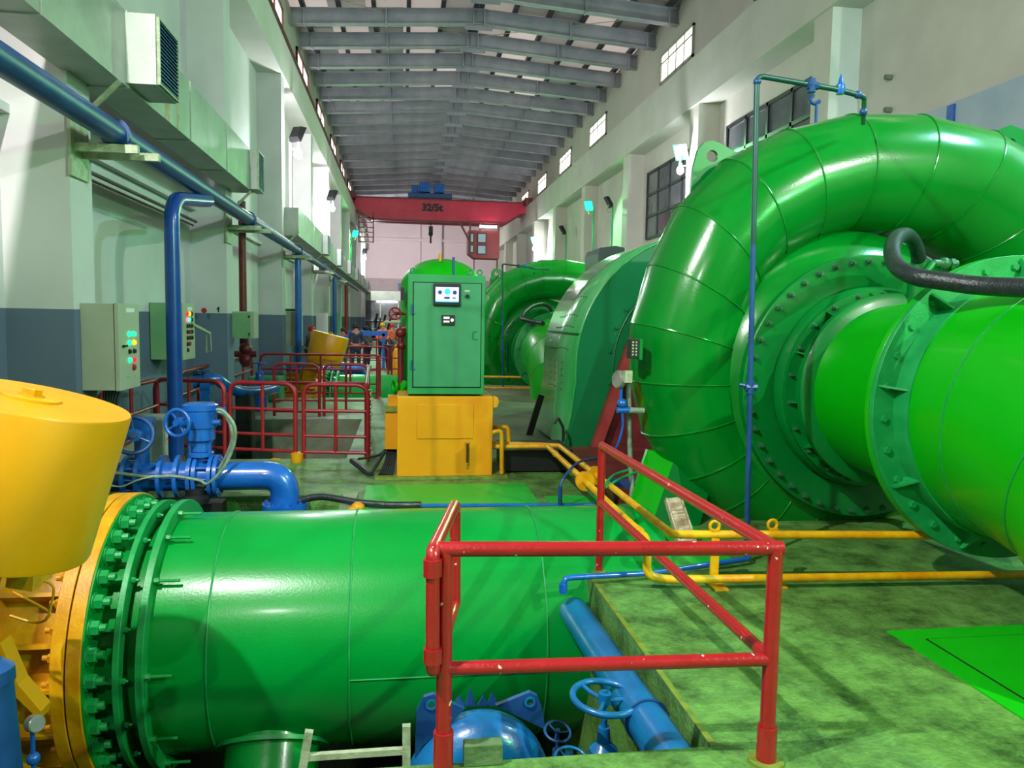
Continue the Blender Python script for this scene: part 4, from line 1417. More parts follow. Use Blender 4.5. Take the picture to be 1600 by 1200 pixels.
for k in range(6):
    b.tube(smoothpath([(XLP + .12 + .03 * k, 7.9, 1.16), (XLP + .1 + .02 * k, 7.9, .9), (XLP + .06, 7.85 + .04 * k, .6)]), .015, 6)
tag(b.build('cable_bundle', 'rubber'), 'black cables hanging below the nearest grey wall control box', 'cables')

t, dd, fx = ctrlbox('control_box', (XL + .01, 11.55, 1.22), .62, .81, .45, 'second wall control box behind the bright blue downpipe, full of push buttons', side='boxgreen')
MB().box(fx, fx + .004, 11.8, 12.02, 1.93, 1.98).build('label_strip', 'white', dd, smooth=False)
rows = [('ledr', 'ledy', 'btnk'), ('ledp', 'ledg', 'btnk'), ('btnk', 'btnk', 'btnk'), ('btnk', 'btnr', 'btnk'), ('btnk', 'btnk', 'btnk'), ('btnk', 'btnr'), ('btnk',)]
for r_, row in enumerate(rows):
    for k, mm in enumerate(row):
        button(dd, fx, 11.75 + k * .12, 1.22 + .66 - r_ * .088, mm, .028, 'lamp' if mm[:3] == 'led' else 'button')
MB().beam((fx, 12.1, 1.72), (fx + .12, 12.6, 1.58), .02, .04).tube([(fx + .12, 12.6, 1.58), (fx + .12, 12.65, 1.3), (fx + .06, 12.6, 1.28), (fx + .07, 12.55, 1.56)], .012, 6).build('handset_bracket', 'galv', t)

t3 = thing('junction_cabinet', (-2.8, 14.2, 1.44), 'square plain grey cabinet on the second pillar facing the camera', 'cabinet')
MB().box(-3.03, -2.60, 14.2, 14.62, 1.46, 1.94).build('case', 'boxgrey', t3, bevel=.006, smooth=False)
MB().box(-3.01, -2.66, 14.185, 14.2, 1.48, 1.92).build('cover', 'boxgreen', t3, bevel=.004, smooth=False)
b = MB()
for (x, z) in ((-3.0, 1.9), (-3.0, 1.7), (-3.0, 1.5), (-2.68, 1.85), (-2.68, 1.54)):
    b.box(x - .012, x + .012, 14.17, 14.19, z - .02, z + .02)
b.build('latch', 'btnk', t3, smooth=False)
t4, dd, fx = ctrlbox('control_box', (XLP, 20.6, 1.09), .7, .9, .33, 'third grey wall control box beyond the square cabinet, above the yellow weight')
for r_ in range(4):
    button(dd, fx, 20.95, 1.6 - r_ * .13, ('ledg', 'ledg', 'btnk', 'btnk')[r_], .035)
MB().box(XLP + .0, XLP + .38, 20.5, 20.54, 2.0, 2.06).box(fx - .04, fx + .01, 20.6, 21.3, 2.0, 2.06).build('hood', 'rubber', t4, smooth=False)
for (x, y, z, w, h, mm, lab) in ((-2.9, 27.0, 1.2, .6, .8, 'endw', 'distant pale pinkish wall box past the far blue downpipe'), (-2.9, 33.0, 1.1, .7, .95, 'boxgreen', 'distant green grey wall box near the end of the left wall')):
    tag(MB().box(x, x + .35, y, y + w, z, z + h).build('wall_box', mm, smooth=False), lab, 'box')
fe = thing('fire_bell', (-3.5, 13.0, 1.97), 'small round red alarm button on the recess wall above the dado', 'alarm')
c = at(317, 485, 13.4)
MB().lathe([(.045, 0), (.04, .03)], c + V((0, .08, 0)), (0, -1, 0), 20).build('body', 'btnr', fe)
tag(MB().tube(smoothpath([at(339, 484, 13.45), at(342, 480, 13.45), at(341, 488, 13.45)]), .012, 6).build('wall_hook', 'btnk'), 'small dark hook beside the red alarm button', 'hook')

# blue valve line behind the penstock
VY, VZ = 7.75, .30
vl = thing('cooling_pipe', (-2, VY, 0), 'glossy blue flanged cooling pipe ending in an elbow down behind the penstock', 'pipe')
ex = -1.14
MB().tube(fillet([V((-3.4, VY, VZ)), V((ex, VY, VZ)), V((ex, VY, -.12))], .36, 10), .14, 36).build('pipe', 'blue', vl)
MB().lathe([(.22, -.05), (.22, 0), (.132, 0), (.132, -.05)], (ex, VY, .02), up, 36, close=True).lathe([(.22, -.11), (.22, -.06)], (ex, VY, .02), up, 36).build('elbow_flange', 'blue', vl)
for k in range(12):
    a = 2 * PI * k / 12
    bolt_at(vl, V((ex + .185 * math.cos(a), VY + .185 * math.sin(a), .02)), up, .018, .02, 'blue')
for k, x in enumerate((-3.3, -3.02, -2.9, -2.62, -2.5, -2.3, -2.15, -2.03, -1.98, -1.84, -1.79)):
    MB().lathe([(.21, 0), (.21, .035), (.12, .035), (.12, 0)], (x, VY, VZ), (1, 0, 0), 32, close=True).build('flange', 'blue', vl)
b = MB()
for x0_, x1_ in ((-3.02, -2.9), (-2.62, -2.5), (-2.0, -1.8)):
    for k in range(10):
        a = 2 * PI * k / 10
        b.cyl((x0_ - .02, VY + .175 * math.cos(a), VZ + .175 * math.sin(a)), (x1_ + .06, VY + .175 * math.cos(a), VZ + .175 * math.sin(a)), .012, seg=8)
b.build('tie_bolts', 'blue', vl)
tag(MB().box(-3.3, -1.72, VY - .1, VY + .1, -.12, .05).build('pipe_stand', 'black', smooth=False), 'dark steel stand carrying the blue flanged pipe', 'stand')
# electric actuator
ac = thing('valve_actuator', at(312, 700, VY), 'blue electric valve actuator with a handwheel standing on the blue pipe', 'actuator')
c = at(314, 700, VY)
c.y = VY
zz = lambda y: at(314, y, VY).z
MB().lathe([(.15, zz(667) - c.z), (.155, zz(640) - c.z), (.165, zz(640) - c.z), (.165, zz(632) - c.z), (.12, zz(629) - c.z)], c, up, 36).build('motor_cover', 'blue', ac)
MB().lathe([(.10, zz(704) - c.z), (.10, zz(690) - c.z), (.135, zz(686) - c.z), (.135, zz(667) - c.z)], c, up, 36).build('gear_housing', 'blue', ac)
MB().lathe([(.12, zz(712) - c.z), (.12, zz(706) - c.z), (.07, zz(704) - c.z)], c, up, 30).cyl(c - up * .25, c - up * .02, .06, seg=16).build('yoke', 'blue', ac)
for k in (-1, 1):
    MB().cyl(c + V((.09 * k, -.05, -.18)), c + V((.09 * k, -.05, .1)), .016, seg=10).build('yoke_bolt', 'blue', ac)
hw = at(277, 661, VY - .22)
handwheel(hw, (-.35, -1, .05), .125, .018, ac, 4, 'blue', .25)
MB().cyl(hw, V((c.x, c.y, hw.z)), .05, seg=16).build('gear_shaft', 'blue', ac)
MB().lathe([(.035, 0), (.035, .12)], V((c.x + .12, c.y, zz(642))), (1, -.1, 0), 16).lathe([(.03, 0), (.03, .1)], V((c.x + .1, c.y - .05, zz(659))), (1, -.1, 0), 16).build('cable_gland', 'blue', ac)
# grey-green cables
P_ = [at(x, y, VY - .12) for x, y in ((340, 643), (352, 650), (361, 668), (362, 690), (350, 720), (335, 742), (322, 758), (305, 757), (270, 750), (230, 744), (175, 742))]
Q_ = [at(x, y, VY - .2) for x, y in ((338, 640), (350, 643), (366, 665), (366, 692), (350, 730), (325, 755), (310, 750), (270, 744), (230, 745), (175, 738))]
tag(MB().tube(smoothpath(P_, 5), .016, 8).tube(smoothpath(Q_, 5), .016, 8).build('actuator_cable', 'hose'), 'two grey green cables looping from the actuator along the blue pipe', 'cable')
tag(MB().tube(smoothpath([at(165, 757, VY - .3), at(190, 760, VY - .3), at(215, 750, VY - .3), at(245, 743, VY - .2)]), .008, 6).build('thin_cable', 'galv'), 'thin pale cable sagging under the blue pipe', 'cable')
h2 = thing('hand_valve', at(208, 700, VY), 'blue valve with a big three spoke handwheel left of the actuator', 'valve')
hc_ = at(208, 680, VY - .3)
handwheel(hc_, (.25, -1, .25), .168, .02, h2, 3, 'bluedk', .2)
MB().cyl(hc_, hc_ + V((-.02, .3, -.05)), .06, seg=16).cyl(hc_ + V((-.02, .3, .1)), V((hc_.x - .02, VY, VZ)), .07, seg=16).box(hc_.x - .12, hc_.x + .08, VY - .08, VY + .1, hc_.z - .08, hc_.z + .12).build('gearbox', 'blue', h2)
vl2 = copy_tree(vl, (.1, UNIT, .05), 'distant blue cooling pipe elbow behind the far red railings')
copy_tree(ac, (.1, UNIT, 0), 'distant blue valve actuator right of the far yellow weight')

# floor drum flange, debris near unit 1 pit back corner
tag(MB().lathe([(.13, -.02), (.13, .03), (.09, .06), (.09, .12)], at(305, 782, 7.6), up, 20).cyl(at(305, 782, 7.6), at(305, 782, 7.6) - up * 2.2, .08).build('pipe_stub', 'black'), 'dark pipe stub under the blue flanged pipe', 'pipe')

# gate valve and pump group in the middle distance
mv = thing('gate_valve', onz(405, 620), 'blue gate valve with a flat handwheel in the middle distance by the wall', 'valve')
c = at(405, 567, 15.6)
handwheel(c, (0, 0, 1), .11, .012, mv, 4)
MB().lathe([(.02, 0), (.03, -.15), (.09, -.2), (.07, -.22), (.10, -.4), (.17, -.44), (.17, -.48), (.13, -.5), (.16, -.7), (.16, -.97)], c, up, 20).build('body', 'blue', mv)
mp = thing('pump_set', V((-3.1, 12.3, DEP)), 'blue motor pump set with bent pipe in the middle distance left', 'pump')
MB().tube(smoothpath([at(300, 598, 12.2), at(335, 592, 12.3), at(350, 600, 12.4), at(372, 611, 12.6), at(405, 612, 13.0), at(430, 606, 13.6)]), .09, 16).build('pipe', 'blue', mp)
MB().cyl(at(315, 603, 12.2), at(330, 603, 12.2), .12, seg=18).box(at(316, 620, 12.2).x, at(330, 620, 12.2).x, 12.1, 12.4, DEP, at(320, 606, 12.2).z).build('motor', 'blue', mp)
handwheel(at(318, 580, 12.2), (0, 0, 1), .11, .012, mp, 3, 'bluedk')
MB().cyl(at(318, 580, 12.2), at(318, 592, 12.2), .03).cyl(at(303, 585, 12.3), at(318, 590, 12.3), .05).build('stem', 'bluedk', mp)
MB().box(at(370, 640, 12.7).x, at(395, 640, 12.7).x, 12.6, 12.9, DEP, at(380, 616, 12.7).z).build('foot', 'black', mp, smooth=False)
tag(MB().lathe([(.16, 0), (.16, .32), (.19, .33), (.19, .42), (.1, .44)], onz(428, 608, .0) + V((0, 0, .1)), up, 20).build('red_pump', 'redfar'), 'dark red round pump between the blue gate valve and yellow weight', 'pump')
tag(MB().box(-3.3, -2.6, 17.2, 17.8, 0, .55).build('green_machine', 'cab', smooth=False, bevel=.05), 'low green machine casing behind the blue gate valve', 'machine')
tag(MB().beam(at(250, 690, 9.9), at(295, 665, 10.1), .25, .05).build('plank', 'rust', smooth=False), 'short pale plank on the floor behind the actuator handwheel', 'plank')


# ------------------------------------------------------------------ red railings in the middle distance
def panel(a, b_, lab, h=1.0, r=.028, bars=(.33, .66), foot=.03, mids=1, mat='redfar', group=None):
    a, b_ = V(a), V(b_)
    t = thing('railing_panel', (a + b_) / 2, lab, 'railing', group)
    MB().tube(fillet([a + up * foot, a + up * h, b_ + up * h, b_ + up * foot], .16, 6), r, 10).build('loop', mat, t)
    for z in bars:
        MB().tube([a + up * z * h, b_ + up * z * h], r * .75, 8).build('bar', mat, t)
    MB().tube([a + up * .12, b_ + up * .12], r * .8, 8).build('bar', mat, t)
    for k in range(mids):
        p = a + (b_ - a) * (k + 1) / (mids + 1)
        MB().tube([p + up * .12, p + up * h], r * .85, 8).build('upright', mat, t)
    t['group'] = 'red pipe railing panels'
    return t


panel((-.43, 10.0, 0), (-1.25, 10.14, 0), 'red railing panel nearest the yellow cabinet at the middle pit', mat='redfar')
panel((-1.36, 10.17, 0), (-2.22, 10.42, 0), 'red railing panel in the middle of the row behind the blue elbow')
panel((-2.30, 10.45, 0), (-3.28, 10.85, 0), 'red railing panel behind the blue actuator')
panel((-3.22, 10.75, 0), (-3.22, 8.75, 0), 'red railing panel along the wall under the nearest control box')
panel((-.45, 10.08, 0), (-.60, 14.2, 0), 'red railing run seen end on with a hanging chain beside the cabinet', mids=3)
panel((-3.30, 12.1, 0), (-3.30, 14.2, 0), 'red railing panel along the recess wall before the second pillar')
panel((-1.50, 14.45, 0), (-2.32, 14.55, 0), 'red railing panel at the far side of the middle pit, left of two')
panel((-.62, 14.45, 0), (-1.42, 14.5, 0), 'red railing panel at the far side of the middle pit, right of two')
panel((-3.35, 16.0, 0), (-3.35, 18.0, 0), 'red railing panel along the wall below the square grey cabinet', mids=1)
panel((-.5, 18.05, 0), (-3.2, 18.2, 0), 'long red railing before the distant yellow counterweight', mids=3)
panel((-.4, 23.4, 0), (-2.6, 23.6, 0), 'distant red railing behind the far penstock, left of two', mids=2)
panel((-.3, 23.5, 0), (1.1, 23.5, 0), 'distant red railing close to the tank, right of two', mids=2)
panel((-.5, 32.0, 0), (-2.6, 32.0, 0), 'far red railing where people are standing', mids=3)
panel((-.4, 36.5, 0), (1.0, 36.5, 0), 'farthest red railing near the partition', mids=3)
tag(MB().cyl((-.55, 18.0, 0), (-.55, 18.0, 1.0), .04, seg=10).lathe([(.09, 0), (.05, .05)], (-.55, 18.0, 0), up, 12).build('rail_post', 'redfar'), 'single red post with a wide foot beside the far pit', 'post')
b = MB()
c0 = V((-.40, 10.05, .92))
for k in range(17):
    p = c0 + V((.006 * math.sin(k), 0, -.05 * k))
    b.torus(p, (1, 0, 0) if k % 2 else (0, 1, 0), .024, .009, 10, 6)
tag(b.build('chain', 'rust'), 'hanging pale and red chain beside the railing near the cabinet', 'chain')
tag(MB().lathe([(.07, 0), (.08, .05), (.08, .11), (.04, .13)], onz(464, 722) + V((0, 0, 0)), up, 12).build('yellow_bollard', 'yel'), 'small yellow capped bollard between two red railing panels', 'cap')
tag(MB().beam(onz(425, 718), onz(438, 719), .05, .03).build('yellow_scrap', 'yel', smooth=False), 'small yellow scrap at the foot of the railing', 'scrap')

tag(MB().box(-3.5, -2.85, 9.7, 10.3, 0, .6).build('concrete_plinth', paint('pale_concrete', '#a8a69a', '#c4c2b8', .7, 5, .2), smooth=False, bevel=.01), 'pale concrete plinth against the wall behind the big blue handwheel', 'plinth')
# tapered far bin, drum, gas bottle near the tank
tag(MB().lathe([(.19, 0), (.27, .85), (.29, .86), (.29, .9), (.2, .9)], onz(612, 578) , up, 24).build('brown_bin', 'brown'), 'brown tapered bin behind the far railing near the tank', 'bin')
tag(MB().lathe([(.13, 0), (.13, .75), (.05, .95), (.05, 1.05)], onz(619, 590), up, 16).build('yellow_cylinder', 'yel'), 'yellow gas cylinder beside the brown bin', 'cylinder')
tag(MB().prism([V((-1.9, 28.0, 1.22)), V((-1.9, 28.0, 1.40)), V((-.5, 28.0, 1.40)), V((-.5, 28.0, 1.22))], (0, .18, 0)).box(-1.8, -1.7, 28, 28.1, 0, 1.3).box(-.7, -.6, 28, 28.1, 0, 1.3).build('blue_header', 'blue', smooth=False), 'horizontal blue header pipe far behind near the people', 'pipe')
tag(MB().tube(fillet([V((-.7, 30, 1.7)), V((.35, 30, 1.7)), V((.4, 30, 0))], .15), .05, 10).build('grey_pipe', 'galv'), 'pale bent pipe crossing behind the people', 'pipe')

# dark heap of stored frames behind glass at the far end
b = MB()
for k in range(46):
    x = -2.6 + random.random() * 5.5
    h = .8 + random.random() * 1.6
    a = random.uniform(-.5, .5)
    b.beam((x, 62 + random.random() * 3, 0), (x + a, 62 + random.random() * 3, h), .12, .12)
st_ = b.build('scrap_heap', 'black', smooth=False)
tag(st_, 'dark heap of stored metal frames at the far end of the hall', 'heap', kind='stuff')

# ------------------------------------------------------------------ crane
CY = 50.0
cr = thing('bridge_crane', (2.4, CY, 8.1), 'red overhead bridge crane with operator cabin spanning the far end of the hall', 'crane')
prof = [(-3.0, 8.75), (-1.95, 8.12), (6.65, 8.12), (7.65, 8.75), (8.0, 8.8), (8.0, 9.40), (-3.2, 9.42), (-3.2, 8.9)]
MB().prism([(x, CY, z) for x, z in prof], (0, .5, 0)).build('girder', 'crane', cr, smooth=False)
b = MB().prism([(-3.0, CY - .1, 8.75), (-1.95, CY - .1, 8.12), (6.65, CY - .1, 8.12), (7.65, CY - .1, 8.75), (7.65, CY - .1, 8.68), (6.65, CY - .1, 8.02), (-1.95, CY - .1, 8.02), (-3.0, CY - .1, 8.68)], (0, .7, 0))
b.box(-3.2, 8.0, CY - .1, CY + .6, 9.40, 9.47)
b.build('girder_flange', 'maroon', cr, smooth=False)
MB().prism([(x, CY + 1.9, z) for x, z in prof], (0, .5, 0)).build('girder', 'crane', cr, smooth=False)
for x0_, x1_ in ((-3.3, -2.9), (7.75, 8.2)):
    MB().box(x0_, x1_, CY - 1.0, CY + 3.4, 9.2, 9.65).build('end_carriage', 'maroon', cr, bevel=.05, smooth=False)
hst = thing('hoist_trolley', (1.7, CY + 1, 9.5), 'dark blue hoist trolley with hanging hook on top of the red bridge crane', 'trolley')
MB().box(.35, 3.15, CY + .1, CY + 2.3, 9.5, 9.85).build('frame', 'bluedk', hst, bevel=.05, smooth=False)
MB().box(.55, 1.0, CY + .3, CY + 1.8, 9.85, 10.35).box(1.05, 1.75, CY, CY + 1.8, 9.9, 10.5).box(2.0, 2.65, CY, CY + 1.8, 9.9, 10.45).build('drum_housing', 'blue', hst, bevel=.05, smooth=False)
hk = hst
MB().cyl((1.83, CY + .9, 7.7), (1.83, CY + .9, 9.5), .03, seg=8).build('rope', 'black', hk)
MB().box(1.7, 1.97, CY + .8, CY + 1.0, 7.35, 7.85).sphere((1.83, CY + .9, 7.35), .15).cyl((1.83, CY + .9, 6.75), (1.83, CY + .9, 7.3), .06, seg=8).build('hook_block', 'black', hk)
# crane rating lettering
try:
    cu = bpy.data.curves.new('rating', 'FONT')
    cu.body = '32/5t'
    cu.size = .62
    cu.extrude = .01
    cu.offset = .035
    to = bpy.data.objects.new('rating_text', cu)
    COL.objects.link(to)
    dg = bpy.context.evaluated_depsgraph_get()
    me = bpy.data.meshes.new_from_object(to.evaluated_get(dg))
    bpy.data.objects.remove(to)
    me.materials.clear()
    me.materials.append(M['black'])
    me.transform(Matrix.Rotation(PI / 2, 4, 'X'))
    ro = bpy.data.objects.new('rating_text', me)
    COL.objects.link(ro)
    ro.parent = cr
    ro.location = V((1.22, CY - .015, 8.72)) - wloc(cr)
except Exception as e:
    print('text failed', e)
cc = cr
cb_ = MB().prism([(4.20, CY - .3, 6.1), (4.6, CY - .3, 5.8), (6.2, CY - .3, 5.8), (6.2, CY - .3, 7.55), (4.2, CY - .3, 7.55)], (0, 1.4, 0)).build('operator_cabin', 'cabin', cc, smooth=False)
for x0_, x1_, z0_, z1_ in ((4.72, 5.35, 6.75, 7.4), (4.72, 5.35, 6.02, 6.65), (4.24, 4.55, 6.75, 7.4), (4.24, 4.55, 6.1, 6.65)):
    w_ = MB().box(x0_, x1_, CY - .33, CY - .3, z0_, z1_).build('window', 'frame', cb_, smooth=False)
    MB().box(x0_ + .1, x1_ - .06, CY - .34, CY - .33, z0_ + .07, z1_ - .07).build('pane', 'panelblue', cb_, smooth=False)
b = MB()
for x in (4.25, 4.9, 6.1):
    b.box(x, x + .1, CY - .2, CY - .1, 7.5, 8.1)
b.beam((3.6, CY - .2, 8.1), (4.25, CY - .2, 6.9), .12, .12).cyl((4.6, CY, 5.8), (4.6, CY, 4.9), .04, seg=6).cyl((6.1, CY, 5.8), (6.1, CY, 4.9), .04, seg=6)
b.build('hanger', 'maroon', cc, smooth=False)
MB().cyl((4.9, CY - .4, 7.8), (6.0, CY - .4, 7.8), .07, seg=10).build('tube_lamp', 'tube', cb_)
ld_ = cr
b = MB()
for x in (-2.75, -1.85):
    b.box(x, x + .07, CY - .1, CY, 6.6, 8.5)
for k in range(6):
    b.box(-2.75, -1.8, CY - .1, CY - .03, 6.6 + k * .3, 6.66 + k * .3)
b.build('access_ladder', 'maroon', ld_, smooth=False)

# far gallery lamp and small far things
tag(MB().box(-2.1, -.4, 66.1, 66.3, 3.18, 3.3).build('tube_lamp', 'tube', smooth=False), 'glowing white tube lamp under the far gallery', 'lamp')
tag(MB().box(-.35, .3, YE - .62, YE - .5, 4.3, 4.95).build('far_vent', 'bluedk', smooth=False), 'small dark square vent in the band of the end wall', 'vent')

# pale partition with a blue post in the right bay
pt = thing('partition', (8.5, 8, 0), 'pale blue grey partition panel against the right wall behind the casing', 'partition')
MB().box(8.42, 8.6, 4.0, 12.3, 0, 5.34).build('panel', 'panelblue', pt, smooth=False)
MB().box(8.38, 8.42, 11.05, 11.2, 0, 5.3).build('post', 'blue', pt, smooth=False)
for i, (px, py) in enumerate(((1393, 121), (1392, 172))):
    p = at(px, py, 10)
    k_ = 8.6 / p.x
    d_ = ray(px, py)
    q_ = V((0, 0, CAMZ)) + d_ * (8.6 / d_.x)
    tag(MB().cyl((q_.x, q_.y, q_.z), (q_.x - .12, q_.y, q_.z), .05, seg=8).build('wall_stub', 'olive'), ['upper', 'lower'][i] + ' of two small stubs on the bare right wall', 'stub')
hb = at(1272, 158, 12.0)
hkx = thing('black_hook', at(1275, 190, 8.6), 'black curved bracket on a post behind the top pipe', 'bracket')
MB().tube(smoothpath([at(1271, 148, 8.6), at(1266, 156, 8.6), at(1272, 162, 8.6), at(1281, 158, 8.6)]), .022, 8).cyl(at(1276, 162, 8.6), V((at(1276, 162, 8.6).x, 8.6, 0)), .018, seg=8).build('arm', 'bluedk', hkx)


# ------------------------------------------------------------------ lamps on the walls
GREENL = (.22, 1.0, .30)
WHITEL = (1.0, .98, .95)
CYANL = (.45, .95, 1.0)
BULB = (.92, .92, 1.0)


def fixture(side, y, z, col, on, lab, energy, pole=True, bulb=True, aim=None):
    """floodlight on a wall arm, with a bulb hanging below; side -1 left wall, +1 right wall"""
    x = (XLP + .25) if side < 0 else (XRP - .25)
    wx = XLP if side < 0 else XRP
    t = thing('floodlight', (wx, y, z), lab, 'floodlight')
    aimv = V(aim) if aim else V((2.5, y - 3.5, 0))
    d = (aimv - V((x, y, z))).normalized()
    t['group'] = 'floodlights on the hall walls'
    u = d.cross(up).normalized()
    w = u.cross(d)
    c = V((x, y, z))
    q = [c + u * i * .19 + w * j * .24 for i, j in ((-1, -1), (1, -1), (1, 1), (-1, 1))]
    q2 = [c - d * .13 + u * i * .13 + w * j * .17 for i, j in ((-1, -1), (1, -1), (1, 1), (-1, 1))]
    MB().rings([q2, q]).build('housing', 'gcase' if col == 'g' else 'black', t, smooth=False)
    q = [c + d * .006 + u * i * .165 + w * j * .21 for i, j in ((-1, -1), (1, -1), (1, 1), (-1, 1))]
    MB().prism(q, d * .006).build('lens', ('gfl' if col == 'g' else 'tube') if on else 'black', t, smooth=False)
    MB().tube(smoothpath([V((wx, y, z - .35)), V((x, y, z - .33)), c - d * .1]), .02, 8).build('arm', 'galv', t)
    if pole:
        MB().tube([V((wx + side * -.04, y, z - .1)), V((wx + side * -.04, y, z - 2.6))], .035, 8).build('conduit', 'white' if bulb else 'gcase', t)
    if bulb:
        MB().sphere(V((x, y, z - .5)), .10, (1, 1, 1.15), 16, 10).build('bulb', 'bulb', t)
        MB().cyl(V((x, y, z - .38)), V((x, y, z - .30)), .05, seg=12).build('socket', 'white', t)
        lamp('bulb_light', (x + -side * .3, y - .2, z - .55), LAMP['bulb'], BULB, .1, parent=t)
    if on:
        lamp('flood_light', c + d * .12, energy, GREENL if col == 'g' else (CYANL if col == 'c' else WHITEL), .06, spot=math.radians(150), aim=c + d, parent=t)
    return t


# lamps seen in the photo
fixture(-1, 21.2, 6.6, 'k', True, 'black floodlight with a glowing bulb on the third left wall pillar', LAMP['white'], aim=(3.0, 31, 0))
fixture(-1, 31.3, 6.6, 'k', True, 'black floodlight with a glowing bulb on the fourth left pillar', LAMP['white'], aim=(3, 41, 0))
fixture(-1, 46.0, 6.7, 'g', True, 'green glowing floodlight on the left wall before the crane', LAMP['green'], bulb=False, aim=(2, 38, 0))
fixture(-1, 58.0, 6.7, 'k', True, 'small far floodlight with a bulb on the left wall near the end wall', LAMP['white'] * 4, aim=(3, 70, 5))
fixture(1, 21.2, 6.65, 'g', True, 'green glowing floodlight with a white bulb on the right wall beside the lifting lug', LAMP['green'], aim=(2.6, 15, 0))
fixture(1, 32.0, 6.7, 'g', True, 'green glowing floodlight on a green pole on the right wall', LAMP['green'], bulb=False, aim=(2, 24, 0))
fixture(1, 29.0, 6.4, 'k', False, 'unlit black floodlight on a thin dark pole on the right wall', 0, bulb=False, aim=(2, 29, 3))
fixture(1, 45.5, 6.6, 'g', True, 'farthest green glowing floodlight with a bulb on the right wall', LAMP['green'], aim=(2, 38, 0))
fixture(1, 37.5, 6.3, 'k', False, 'small unlit black floodlight on the right wall before the farthest green one', 0, bulb=False, aim=(2, 37, 3))
# same kind of lamps on the bays behind and beside the camera
fixture(-1, 1.6, 6.6, 'k', True, 'white floodlight on the left wall beside the camera', LAMP['key'], aim=(2.2, 4.5, 0), bulb=False, pole=False)
fixture(1, -2.0, 7.5, 'k', True, 'white floodlight high on the right wall beside the camera', LAMP['right'], aim=(0, 5.0, 0), bulb=False, pole=False)
fixture(1, -3.0, 5.25, 'g', True, 'green floodlight on the right wall beside the camera', LAMP['rgreen'], aim=(0, 5.0, 0), bulb=False, pole=False)
fixture(1, 5.6, 7.0, 'c', True, 'bluish floodlight on the right wall above the spiral casing', LAMP['cyan'], aim=(6.6, 8.2, 4.2), bulb=False, pole=False)
fixture(-1, -4.5, 6.6, 'k', True, 'white floodlight on the left wall behind the camera', LAMP['white'], aim=(3, 0, 0), bulb=False, pole=False)


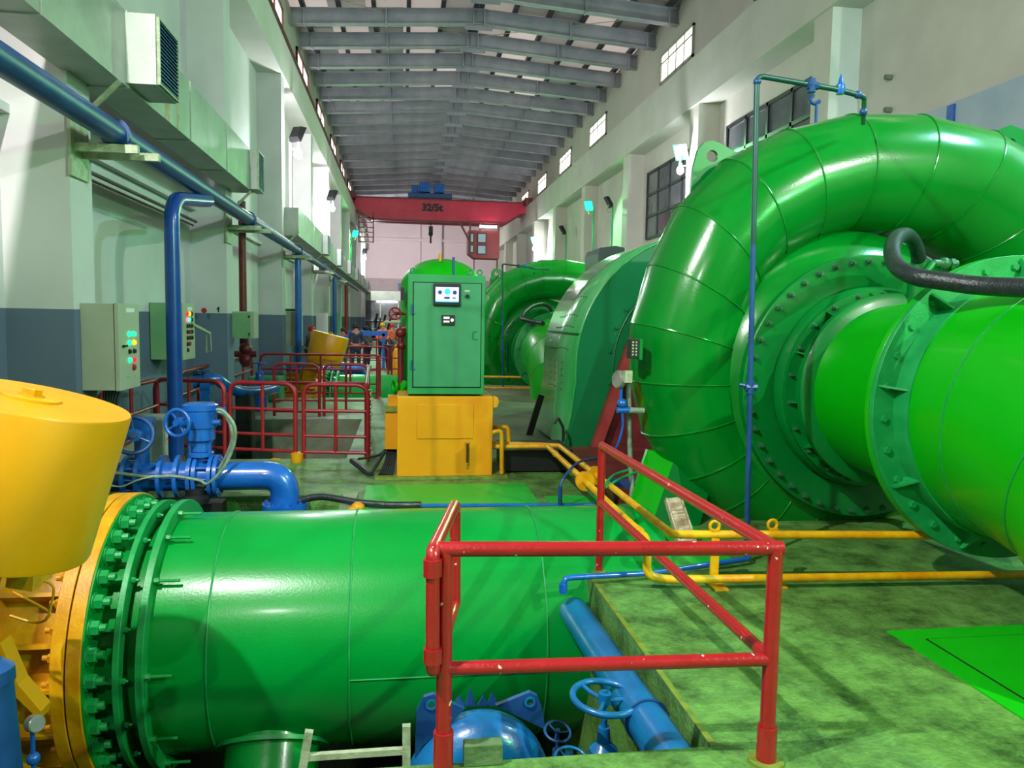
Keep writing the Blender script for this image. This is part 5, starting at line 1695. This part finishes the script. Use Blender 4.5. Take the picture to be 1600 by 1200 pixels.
# ------------------------------------------------------------------ people in the distance
def person(x, y, z, h, shirt, legs, lab, hat=None, turn=0.0, hair='hair'):
    """standing figure: one continuous skinned body, clothes and hair as children"""
    t = thing('person', (x, y, z), lab, 'person', 'people in the distance')
    s = h / 1.7
    ct, st2 = math.cos(turn), math.sin(turn)

    def T(a, b_, c_):
        return V((x + (a * ct - b_ * st2) * s, y + (a * st2 + b_ * ct) * s, z + c_ * s))

    def skin(name, J, E_, rad, mat, root=0):
        me = bpy.data.meshes.new(name)
        me.from_pydata([T(*j) for j in J], E_, [])
        o = bpy.data.objects.new(name, me)
        COL.objects.link(o)
        o.parent = t
        o.location = -wloc(t)
        sk = o.modifiers.new('skin', 'SKIN')
        for i, v in enumerate(me.skin_vertices[0].data):
            v.radius = (rad[i] * s, rad[i] * s)
            v.use_root = (i == root)
        sb = o.modifiers.new('sub', 'SUBSURF')
        sb.levels = 1
        sb.render_levels = 1
        me.materials.append(M[mat])
        return o
    J = [(0, 0, .92), (0, 0, 1.15), (0, 0, 1.38), (0, -.01, 1.48), (0, -.02, 1.60), (.18, 0, 1.38), (.25, -.03, 1.12), (.20, -.22, 1.0), (-.18, 0, 1.38), (-.25, -.02, 1.12), (-.2, -.2, .98),
         (.10, 0, .88), (.11, -.02, .48), (.11, 0, .07), (.12, -.15, .03), (-.10, 0, .88), (-.12, .03, .48), (-.13, .03, .07), (-.14, -.12, .03)]
    E_ = [(0, 1), (1, 2), (2, 3), (3, 4), (2, 5), (5, 6), (6, 7), (2, 8), (8, 9), (9, 10), (0, 11), (11, 12), (12, 13), (13, 14), (0, 15), (15, 16), (16, 17), (17, 18)]
    rad = [.14, .13, .14, .055, .10, .06, .045, .035, .06, .045, .035, .095, .065, .045, .035, .095, .065, .045, .035]
    skin('body', J, E_, rad, 'skin')
    JS = [(0, 0, .95), (0, 0, 1.15), (0, 0, 1.37), (.18, 0, 1.38), (.25, -.03, 1.14), (.22, -.14, 1.05), (-.18, 0, 1.38), (-.25, -.02, 1.14), (-.22, -.13, 1.04)]
    skin('shirt', JS, [(0, 1), (1, 2), (2, 3), (3, 4), (4, 5), (2, 6), (6, 7), (7, 8)], [.165, .155, .16, .085, .062, .055, .085, .062, .055], shirt)
    JT = [(0, 0, .93), (.10, 0, .86), (.11, -.02, .48), (.11, 0, .10), (-.10, 0, .86), (-.12, .03, .48), (-.13, .03, .10)]
    skin('trousers', JT, [(0, 1), (1, 2), (2, 3), (0, 4), (4, 5), (5, 6)], [.155, .115, .08, .065, .115, .08, .065], legs)
    MB().sphere(T(0, .02, 1.64), .115 * s, (1, 1.05, 1), 14, 10).build('hair' if not hat else 'helmet', hat or hair, t)
    return t


person(at(556, 520, 27).x, 27, .0, 1.62, 'cnavy', 'cnavy', 'person with black hair in dark navy clothes, tallest figure in the group', turn=.4)
person(at(536, 530, 29).x, 29, .0, 1.45, 'cblue', 'cgrey', 'person in a light blue shirt left of the dark haired one', turn=-.4)
person(at(574, 528, 29).x, 29, .0, 1.52, 'cgrey', 'cnavy', 'person in grey clothes just right of the dark haired one', turn=1.2)
person(at(598, 530, 33).x, 33, .0, 1.62, 'corange', 'cnavy', 'person wearing a yellow helmet and orange vest', hat='yel')
person(at(613, 530, 34).x, 34, .0, 1.60, 'corange', 'cgrey', 'person wearing a red helmet and orange vest by the tank', hat='btnr', turn=.8)
person(at(486, 530, 24.5).x, 24.5, -.05, 1.60, 'cgrey', 'cnavy', 'person with a red helmet half hidden behind the distant yellow weight', hat='btnr', turn=-1.0)
